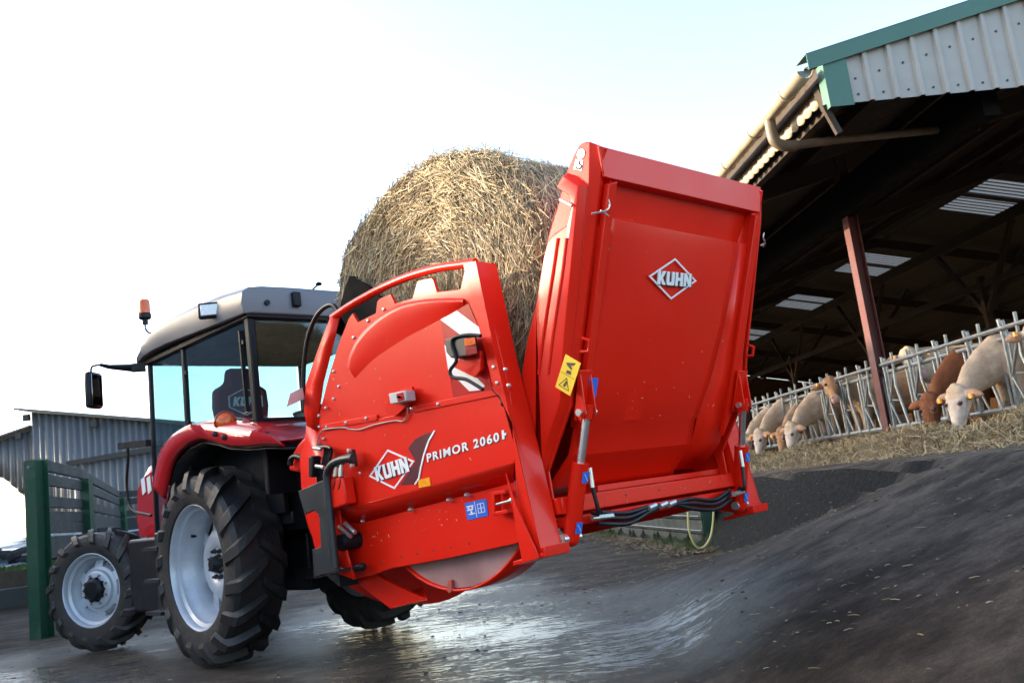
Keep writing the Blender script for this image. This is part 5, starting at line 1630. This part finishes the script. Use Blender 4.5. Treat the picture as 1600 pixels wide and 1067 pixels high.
# ------------------------------------------------------------------ cows
def cow_mesh(name, pose, palette, seed, yaw=0):
    """cow frame: x forward, front feet at x=0, z up. returns mesh with painted colour"""
    R_ = random.Random(seed)
    mb = MB(WF)
    def chain(ptsr):
        for (p0, r0), (p1, r1) in zip(ptsr[:-1], ptsr[1:]):
            p0 = Vector(p0); p1 = Vector(p1)
            nst = max(2, int((p1 - p0).length / .05))
            for i in range(nst + 1):
                t = i / nst
                r = tuple(a * (1 - t) + c_ * t for a, c_ in zip(r0, r1))
                mb.ball(p0 * (1 - t) + p1 * t, r, 14)
    # trunk
    chain([((-1.62, 0, 1.12), (.17, .20, .22)), ((-1.35, 0, 1.05), (.24, .27, .33)), ((-.9, 0, .98), (.26, .33, .38)), ((-.4, 0, .98), (.26, .31, .38)), ((-.02, 0, 1.02), (.22, .24, .34))])
    # legs
    for sy in (1, -1):
        chain([((-.05, .17 * sy, .85), (.14, .10, .18)), ((-.03, .18 * sy, .55), (.075, .07, .10)), ((0, .18 * sy, .40), (.065, .06, .06)), ((-.02, .18 * sy, .14), (.042, .042, .05)), ((.0, .18 * sy, .05), (.065, .055, .05))])
        chain([((-1.50, .18 * sy, .95), (.18, .12, .24)), ((-1.42, .19 * sy, .62), (.10, .08, .10)), ((-1.58, .19 * sy, .44), (.065, .06, .07)), ((-1.54, .19 * sy, .16), (.042, .042, .05)), ((-1.50, .19 * sy, .05), (.065, .055, .05))])
    chain([((-1.78, 0, 1.18), (.03, .03, .05)), ((-1.82, 0, .75), (.02, .02, .03)), ((-1.82, 0, .55), (.04, .04, .06))])
    yw = radians(yaw)
    def turn(v_):
        return Matrix.Rotation(yw, 3, 'Z') @ Vector(v_)
    if pose == 'eat':
        poll = Vector((.74, .10 * sin(yw), .66)); md = turn(Vector((.16, 0, -.56)).normalized())
        chain([((.05, 0, 1.06), (.20, .19, .30)), ((.28, 0, .95), (.16, .14, .27)), ((.50, .02, .83), (.13, .11, .21)), (tuple(poll + Vector((-.09, 0, .02))), (.105, .10, .14))])
    else:
        poll = Vector((.46, .16 * sin(yw), 1.27)); md = turn(Vector((.66, 0, -.50)).normalized())
        chain([((.0, 0, 1.08), (.20, .19, .30)), ((.20, .04 * sin(yw), 1.14), (.15, .13, .24)), ((.38, .12 * sin(yw), 1.20), (.115, .11, .17))])
    sdv = turn((0, 1, 0))
    fr = sdv.cross(md)
    if fr.dot(turn((1, 0, 0))) < 0: fr = -fr
    def hp(l, f_, y=0): return poll + md * l + fr * f_ + sdv * y
    def hchain(L_):
        for (a, r0), (c_, r1) in zip(L_[:-1], L_[1:]):
            n_ = max(2, int((c_ - a).length / .03))
            for i in range(n_ + 1):
                t = i / n_
                mb.ball(a * (1 - t) + c_ * t, r0 * (1 - t) + r1 * t, 12)
    hchain([(hp(.0, .0), .112), (hp(.12, .0), .112), (hp(.26, .0), .086), (hp(.42, .0), .070), (hp(.50, -.01), .080)])
    for sy in (1, -1):
        hchain([(hp(.06, .01, .05 * sy), .085), (hp(.16, .01, .045 * sy), .08), (hp(.30, .0, .03 * sy), .062)])
        hchain([(hp(.10, -.09, .045 * sy), .07), (hp(.24, -.07, .035 * sy), .055)])
    hchain([(hp(.08, -.10), .085), (hp(.25, -.085), .065), (hp(.46, -.05), .05)])
    hchain([(hp(-.03, .04), .085), (hp(-.07, .05), .06)])
    for sy in (1, -1):
        hchain([(hp(.12, .06, .078 * sy), .042), (hp(.18, .05, .07 * sy), .036)])
        mb.ball(hp(-.02, .03, .05 * sy), .075, 12)
        e0 = hp(-.0, -.03, .11 * sy); e1 = hp(.05, -.03, .32 * sy)
        for i in range(9):
            t = i / 8
            mb.ball(e0 * (1 - t) + e1 * t, (.024 + .045 * sin(pi * min(1, t * .95 + .08)),) * 3, 10)
        mb.ball(hp(.50, .04, .042 * sy), .038, 10)
    me = bpy.data.meshes.new('tmp')
    me.from_pydata(mb.v, [], mb.f)
    o = bpy.data.objects.new('tmp', me); col.objects.link(o)
    rm = o.modifiers.new('r', 'REMESH'); rm.mode = 'VOXEL'; rm.voxel_size = .018
    smo = o.modifiers.new('s', 'SMOOTH'); smo.factor = .5; smo.iterations = 4
    dg = bpy.context.evaluated_depsgraph_get()
    out = bpy.data.meshes.new_from_object(o.evaluated_get(dg))
    bpy.data.objects.remove(o)
    out.name = name
    ca = out.color_attributes.new('Col', 'FLOAT_COLOR', 'POINT')
    body, face, muzz, curl = [Vector(c_) for c_ in palette]
    for i, v in enumerate(out.vertices):
        p = v.co
        rel = p - poll
        l = rel.dot(md)
        near = (rel.length < .75 and p.x > .30)
        c_ = body.copy()
        if near:
            side = abs(rel.dot(sdv)); sgn_ = 1 if rel.dot(sdv) > 0 else -1
            w = smooth((l + .05) / .12)
            c_ = body.lerp(face, w)
            if l > .40: c_ = c_.lerp(muzz, smooth((l - .42) / .05))
            if l < .10 and rel.dot(fr) > -.02 and side < .10: c_ = c_.lerp(curl, .8)
            ex = (p - hp(.155, .085, .098 * sgn_)).length
            if ex < .032: c_ = Vector((.02, .015, .012))
            elif ex < .055: c_ = c_.lerp(muzz, .4)
            nn_ = (p - hp(.55, .06, .048 * sgn_)).length
            if nn_ < .022: c_ = Vector((.05, .025, .02))
            if side > .15 and l < .15: c_ = body.lerp(Vector((.30, .12, .055)), .5 if rel.dot(fr) > -.03 else .15)
        nz_ = noise.noise(p * 6) * .12 + noise.noise(p * 25) * .08
        c_ = c_ * (1 + nz_)
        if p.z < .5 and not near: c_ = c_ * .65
        ca.data[i].color = (c_.x, c_.y, c_.z, 1)
    for p in out.polygons: p.use_smooth = True
    out.materials.append(COWM)
    return out, poll, md, hp
CREAM = ((.46, .345, .245), (.54, .46, .39), (.42, .26, .22), (.50, .38, .26))
BROWN = ((.17, .060, .026), (.16, .060, .028), (.28, .15, .11), (.18, .07, .035))
TANC = ((.40, .27, .175), (.36, .20, .10), (.44, .27, .22), (.30, .16, .085))
meshes = {}
for pose in ('eat', 'look'):
    for nm, pal in (('cream', CREAM), ('brown', BROWN), ('tan', TANC)):
        if (pose, nm) in (('look', 'brown'),): continue
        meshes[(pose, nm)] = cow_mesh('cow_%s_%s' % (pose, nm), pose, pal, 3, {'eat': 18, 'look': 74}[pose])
def cow(pose, nm, xb, yb, zrot, label, z0=.93, scale=1.0, tags=True):
    """xb,yb: front feet in the barn frame; faces -x of the barn, turned by zrot degrees"""
    me, poll, md, hp = meshes[(pose, nm)]
    o = bpy.data.objects.new('cow', me)
    col.objects.link(o)
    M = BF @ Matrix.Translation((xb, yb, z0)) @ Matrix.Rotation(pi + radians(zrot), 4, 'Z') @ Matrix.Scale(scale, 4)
    o.matrix_world = M
    MW[o.name] = M
    tag(o, label, 'cow', 'cows at the feed barrier')
    if tags:
        for sy in (1, -1):
            q = MB(WF)
            c_ = hp(.07, .045, .22 * sy)
            q.box(c_, (.03, .045, .055))
            e = q.build('ear_tag', ORANGE)
            e.parent = o
            e.matrix_world = M
    for sy in (1, -1):
        q = MB(WF); q.ball(hp(.155, .088, .100 * sy), .020, 10)
        e = q.build('eye', INK); e.parent = o; e.matrix_world = M
    return o
cow('eat', 'cream', .10, -2.42, 4, 'cream cow with white face eating hay, nearest head on the right', scale=.86)
cow('eat', 'brown', .12, -1.66, 14, 'red-brown cow eating hay beside the white-faced cow', tags=False, scale=.84)
cow('look', 'tan', .36, 1.66, -4, 'tan-faced cow looking out through the barrier at the camera', scale=.90)
cow('look', 'cream', .45, -3.05, -12, 'pale cow holding its head up at the right edge of the picture', scale=.84)
cow('look', 'cream', 1.0, .45, 4, 'cream cow standing back, head just above the barrier rail right of the near post', scale=1.02)
cow('eat', 'cream', .14, 2.40, 6, 'cream cow eating, nearest of the far group of feeding heads', tags=False, scale=.86)
cow('eat', 'tan', .16, 3.15, 16, 'tan cow eating, second head of the far feeding group', scale=.80)
cow('eat', 'cream', .10, 3.85, 10, 'cream cow eating, third head of the far feeding group', scale=.86)
cow('eat', 'cream', .12, 4.6, -2, 'cream cow eating, leftmost and farthest of the feeding heads', tags=False, scale=.82)

# ------------------------------------------------------------------ hay strip
def hz_(x, y):
    t = (x + 1.25) / 1.15
    h = .32 * sin(pi * max(0, min(1, t))) ** .8 * (.75 + .5 * noise.noise(Vector((x * 1.5, y * .9, 5))))
    return h
hay = MB(BF)
rows = []
for i in range(75):
    y = -6.0 + i * .28
    rows.append([Vector((x, y, (ground_z(*(BF @ Vector((x, y, 0))).xy)) - .02 + hz_(x, y) + noise.noise(Vector((x * 4, y * 4, 0))) * .03)) for x in [-1.3 + k * 1.2 / 12 for k in range(13)]])
hay.grid(rows)
HO = BF @ Vector((-.6, 5, .9))
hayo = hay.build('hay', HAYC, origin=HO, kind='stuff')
tag(hayo, 'long strip of loose greenish hay laid along the feed barrier', 'hay', kind='stuff')
hb = MB(BF)
for k in range(13000):
    y = -6 + 20 * rnd() ** 1.25
    x = -1.32 + 1.25 * rnd() + (random.gauss(0, .12))
    z = ground_z(*(BF @ Vector((x, y, 0))).xy) + hz_(x, y) + .02 * rnd()
    a = rnd() * pi * 2
    c_ = straw_col()
    c_ = (c_[0] * .80, c_[1] * .82, c_[2] * .76)
    blade(hb, Vector((x, y, z)), Vector((cos(a), sin(a), random.gauss(0, .55))), .09 + .24 * rnd() ** 2, .0038, Vector((0, 0, 1)), random.gauss(0, .03), c_)
hbo = hb.build('hay_stalks', STRAW, hayo, smooth=False, kind='stuff')

# ground litter
lt_ = MB(WF)
cent = [(random.uniform(-1, 4), random.uniform(3.5, 11)) for _ in range(26)]
for k in range(1700):
    if rnd() < .6:
        x = random.uniform(-1.5, 4.5); y = random.uniform(2.6, 12)
        if rnd() < .6:
            cx_, cy_ = random.choice(cent); x = cx_ + random.gauss(0, .35); y = max(2.6, cy_ + random.gauss(0, .35))
    else:
        x = random.uniform(-6, 3.5); y = random.uniform(4.5, 16)
    a = random.gauss(0.1, .9)
    c_ = straw_col()
    c_ = (c_[0] * .85, c_[1] * .78, c_[2] * .7)
    blade(lt_, Vector((x, y, ground_z(x, y) + .004)), Vector((cos(a), sin(a), 0)), (.015 + .08 * rnd() ** 3), .0026, Vector((0, 0, 1)), .003, c_)
lo = lt_.build('straw_litter', STRAW, origin=(0, 6, 0), smooth=False)
tag(lo, 'scattered bits of straw lying on the wet yard', 'straw litter', kind='stuff')
db = MB(WF)
for k in range(900):
    x = random.uniform(-5.5, 3.2); y = random.uniform(3.0, 13)
    r_ = .004 + .013 * rnd() ** 4
    db.ball((x, y, ground_z(x, y) + r_ * .1), (r_ * (1 + rnd()), r_, r_ * .5), 8)
do = db.build('mud_clods', EARTH, origin=(0, 6, 0))
tag(do, 'small clods of mud and grit scattered over the yard', 'mud', kind='stuff')

# ------------------------------------------------------------------ retaining wall, post, hose
b = MB(WF)
yw0, yw1 = 12.62, 24
def wallseg(off, z0, z1, th=.16):
    b.prism([(wall_x(yw0) - off, yw0, z0), (wall_x(yw0) - off + th, yw0, z0), (wall_x(yw1) - off + th, yw1, z0), (wall_x(yw1) - off, yw1, z0)], (0, 0, z1 - z0))
for k in range(5):
    wallseg(.05 + (.012 if k % 2 else 0), -.05 + k * .2, -.05 + k * .2 + .188)
wo = b.build('retaining_wall', DCONC, origin=(2, 16, 0), bevel=.01)
tag(wo, 'dark mossy plank-textured retaining wall below the feed road', 'wall')
q = MB(WF)
for z in (.2, .4, .6): q.tube([(wall_x(yw0) - .09, yw0, z), (wall_x(yw1) - .09, yw1, z)], .008, 6)
w_ = q.build('wire', STEEL, wo)
q = MB(WF); px_, py_ = wall_x(12.5) - .02, 12.5
q.box((px_, py_ - .06, .6), (.14, .012, 1.3)); q.box((px_, py_ + .06, .6), (.14, .012, 1.3)); q.box((px_, py_, .6), (.01, .11, 1.3))
po = q.build('green_post', GREEN, origin=(px_, py_, 0))
tag(po, 'short green steel post at the end of the retaining wall, behind the hose loop', 'post')
HY = 11.6
def hw(u, v): return hit(u, v, (0, HY, 0), (0, 1, 0), WF)
q = MB(WF); q.tube([hw(1076, 770), hw(1075, 800), hw(1077, 830), hw(1085, 850), hw(1094, 856), hw(1104, 850), hw(1112, 832), hw(1115, 800), hw(1114, 770), hw(1105, 750), hw(1090, 745), hw(1076, 770)], .014, 8, 5)
ho = q.build('yellow_hose', YHOSE, origin=hw(1094, 856))
tag(ho, 'pale yellow hose hanging in a loop in front of the short green post', 'hose')
gb = MB(WF)
for (gx, gy, n_) in ((2.1, 12.2, 260), (1.3, 17, 300), (1.9, 13.5, 250), (1.0, 21, 200)):
    for k in range(n_):
        x = gx + random.gauss(0, .15); y = gy + random.gauss(0, .8 if gy > 13 else .25)
        x = min(x, wall_x(y) - .10) if y > 12.6 else x
        a = rnd() * 6.28
        blade(gb, Vector((x, y, ground_z(x, y) + .04)), Vector((cos(a) * .4, sin(a) * .4, 1)), .07 + .07 * rnd(), .004, Vector((1, .2, 0)), .01, (.03 + .03 * rnd(), .075 + .05 * rnd(), .02))
go = gb.build('grass', STRAW, origin=(2, 14, 0), smooth=False)
tag(go, 'small grass tufts growing along the foot of the retaining wall', 'grass', kind='stuff')
lf = MB(WF)
for k in range(1400):
    y = 11.5 + 9 * rnd() ** 1.3; x = wall_x(y) - .25 - abs(random.gauss(0, .28))
    a = rnd() * 6.28
    c_ = (.10 + .1 * rnd(), .07 + .05 * rnd(), .04)
    blade(lf, Vector((x, y, ground_z(x, y) + .015)), Vector((cos(a), sin(a), random.gauss(0, .3))), .04 + .08 * rnd(), .008, Vector((0, 0, 1)), .01, c_)
lfo = lf.build('dead_leaves', STRAW, origin=(1.5, 14, 0), smooth=False)
tag(lfo, 'drift of brown leaves and straw below the retaining wall', 'leaves', kind='stuff')

# ------------------------------------------------------------------ board fence on the left
fence = empty('board_fence', (-6.43, 11.6, 0))
tag(fence, 'tall fence of weathered grey boards on green posts, behind the front wheel', 'fence')
FP = [Vector((-6.40, 11.78, 0)), Vector((-7.0, 13.9, 0)), Vector((-10.15, 22.0, 0)), Vector((-9.3, 24.0, 0)), Vector((-8.2, 26.0, 0))]
q = MB(WF); c_ = Vector((-6.42, 11.6, 0))
rz_ = Matrix.Rotation(radians(-20), 3, 'Z')
q.box(c_ + Vector((0, 0, 1.12)), (.012, .20, 2.28), rz_); 
q.box(c_ + rz_ @ Vector((0, -.10, 1.12)), (.19, .014, 2.28), rz_); q.box(c_ + rz_ @ Vector((0, .10, 1.12)), (.19, .014, 2.28), rz_)
q.build('end_post', GREEN, fence)
q = MB(WF); q.cyl(c_ + rz_ @ Vector((.0, -.108, 2.17)), c_ + rz_ @ Vector((0, -.125, 2.17)), .018, 10); q.build('bolt', ZINC, fence)
for p in FP[1:]:
    q = MB(WF); q.box(p + Vector((.06, .06, 1.05)), (.14, .14, 2.1)); q.build('post', GREEN, fence)
hts = [2.19, 2.00, 1.71, 1.51, 1.37, 1.18, 1.04, .80, .60]
for i in range(len(FP) - 1):
    a, c2 = FP[i], FP[i + 1]
    for j, z in enumerate(hts):
        q = MB(WF); dz = random.uniform(-.01, .01)
        off = Vector((0, -.04, 0)) if i else Vector((0, 0, 0))
        q.bar(a + Vector((0, 0, z)), c2 + Vector((0, 0, z + dz)), .05, .15); q.build('board', WOOD, fence, bevel=.006)
q = MB(WF); q.box((-7.25, 12.4, .50), (1.5, .12, .26), Matrix.Rotation(radians(12), 3, 'Z')); bo = q.build('timber_beam', WOOD, origin=(-7.25, 12.4, .37), bevel=.01)
q = MB(WF); q.box((-7.9, 12.26, .18), (.12, .12, .37)); q.box((-6.65, 12.52, .18), (.12, .12, .37)); q.build('beam_foot', WOOD, bo)
tag(bo, 'short grey timber beam beside the tall green end post', 'beam')

# ------------------------------------------------------------------ far shed on the left
shed = empty('corrugated_shed', (-18, 38, 0))
tag(shed, 'large grey corrugated metal shed with two roof heights beyond the board fence', 'shed')
def corr_wall(name, outline, y, m):
    """vertical corrugated wall: outline = list of (x, ztop, zbot) interpolated"""
    q = MB(WF)
    xs_ = []
    x = outline[0][0]
    while x < outline[-1][0]:
        xs_.append(x); x += .055
    A_ = []; B_ = []
    for i, x in enumerate(xs_):
        for (p, r_) in zip(outline[:-1], outline[1:]):
            if p[0] <= x <= r_[0]:
                t = (x - p[0]) / (r_[0] - p[0] + 1e-9)
                zt = p[1] * (1 - t) + r_[1] * t; zb_ = p[2] * (1 - t) + r_[2] * t
        yy = y + .045 * sin(2 * pi * x / .30)
        A_.append(Vector((x, yy, zb_))); B_.append(Vector((x, yy, zt)))
    q.strip(A_, B_)
    return q.build(name, m, shed, solid=.006, sharp=80)
corr_wall('wall', [(-24.5, 5.6, 5.0), (-22.6, 5.98, 4.3), (-21.3, 6.25, 2.95), (-19.8, 6.25, 1.5), (-19.0, 6.25, 0), (-18.9, 6.25, 0)], 38.3, SHEDC)
corr_wall('wall', [(-21.2, 7.0, 3.0), (-19.9, 6.74, 1.6), (-18.9, 6.53, 0), (-16.0, 5.92, 0), (-9.0, 4.4, 0)], 38.0, SHEDC)
q = MB(WF); q.prism([(-21.7, 37.6, 7.13), (-15.8, 37.6, 5.92), (-8.8, 37.6, 4.42), (-8.8, 37.6, 4.52), (-15.8, 37.6, 6.02), (-21.7, 37.6, 7.23)], (0, 14, 0)); q.build('roof', SHEDC, shed, smooth=False)
q = MB(WF); q.prism([(-25.5, 37.9, 5.45), (-21.22, 37.9, 6.36), (-21.22, 37.9, 6.44), (-25.5, 37.9, 5.53)], (0, 14, 0)); q.build('roof', SHEDC, shed, smooth=False)
q = MB(WF); q.bar((-19.6, 37.8, 4.55), (-8, 37.8, 5.05), .1, .22); q.build('beam', WOOD, shed)
for bc_ in ((-21.25, 37.8, 6.75), (-18.3, 37.75, 6.1), (-21.6, 37.8, 6.0)):
    q = MB(WF); q.box(bc_, (.25, .2, .28)); q.build('bracket', WOOD, shed)

# ------------------------------------------------------------------ silage clamp
cl_ = empty('silage_clamp', (-12, 19, 0))
tag(cl_, 'silage clamp under shiny blue-grey sheeting weighted with old tyres, left of the green post', 'silage clamp')
q = MB(WF); q.prism([(-25, 18.5, -.1), (-9.2, 18.5, -.1), (-9.2, 18.5, .62), (-9.6, 18.5, .74), (-25, 18.5, .80)], (0, .6, 0)); q.build('earth_bank', EARTH, cl_)
rows = []
for i in range(26):
    y = 19.0 + i * .35
    rows.append([Vector((x, y, .80 + (y - 19) * .085 + noise.noise(Vector((x, y, 2))) * .10)) for x in [-25 + k * .6 for k in range(27)]])
q = MB(WF); q.grid(rows); q.build('sheeting', TARP, cl_, sharp=80)
def old_tyre(x, y, z, lab):
    q = MB(WF)
    q.lathe([(.20, .07), (.24, .10), (.34, .09), (.37, 0), (.34, -.09), (.24, -.10), (.20, -.07)], (x, y, z), (random.gauss(0, .15), random.gauss(0, .15), 1), 28, True)
    o = q.build('old_tyre', WREAR, origin=(x, y, z)); return o
for k, (x, y) in enumerate([(-10.3, 19.3), (-10.9, 19.7), (-11.5, 20.2), (-12.1, 20.8), (-12.8, 21.4), (-13.5, 22.0), (-14.3, 22.7)]):
    z = .80 + (y - 19) * .085 + .10
    o = old_tyre(x, y, z, k)
    tag(o, ['worn black tyre at the near end of the row, closest to the green post', 'black tyre second from the near end of the row on the sheet', 'black tyre third from the near end of the row on the sheet', 'black tyre in the middle of the row on the silage sheet', 'black tyre third from the far end of the row on the sheet', 'black tyre second from the far end of the row on the sheet', 'black tyre at the far end of the row on the silage sheet'][k], 'tyre', 'old tyres on the silage sheet')
gb = MB(WF)
for k in range(3500):
    x = random.uniform(-16, -9.0); y = 18.75 + random.gauss(0, .12)
    a = rnd() * 6.28
    blade(gb, Vector((x, y, .78)), Vector((cos(a) * .5, sin(a) * .5, 1)), .10 + .08 * rnd(), .006, Vector((0, 1, 0)), .01, (.05 + .04 * rnd(), .10 + .06 * rnd(), .02))
go = gb.build('grass', STRAW, origin=(-12, 18.7, .7), smooth=False)
tag(go, 'grass fringe growing along the edge of the silage clamp', 'grass', kind='stuff')

# unseen hall added left of the yard, stepped in height to shape its shadow
hall = empty('shade_hall', (-18, 8, 0))
tag(hall, 'long grey corrugated hall added outside the picture to keep low sun off the yard', 'hall')
q = MB(WF); q.box((-19.2, -3, 3.5), (.2, 27, 7.0)); q.build('wall', SHEDC, hall)
q = MB(WF); q.box((-19.2, 20.2, 4.2), (.2, 19.3, 8.5)); q.build('wall', SHEDC, hall)
for y0_, h_, l_n in ((-16.6, 6.9, 27.1), (10.6, 8.4, 19.3)):
    q = MB(WF); q.prism([(-18.9, y0_, h_), (-27, y0_, h_ + .1), (-27, y0_, h_ + .2), (-18.9, y0_, h_ + .1)], (0, l_n, 0)); q.build('roof', SHEDC, hall)
print('built', len(bpy.data.objects))
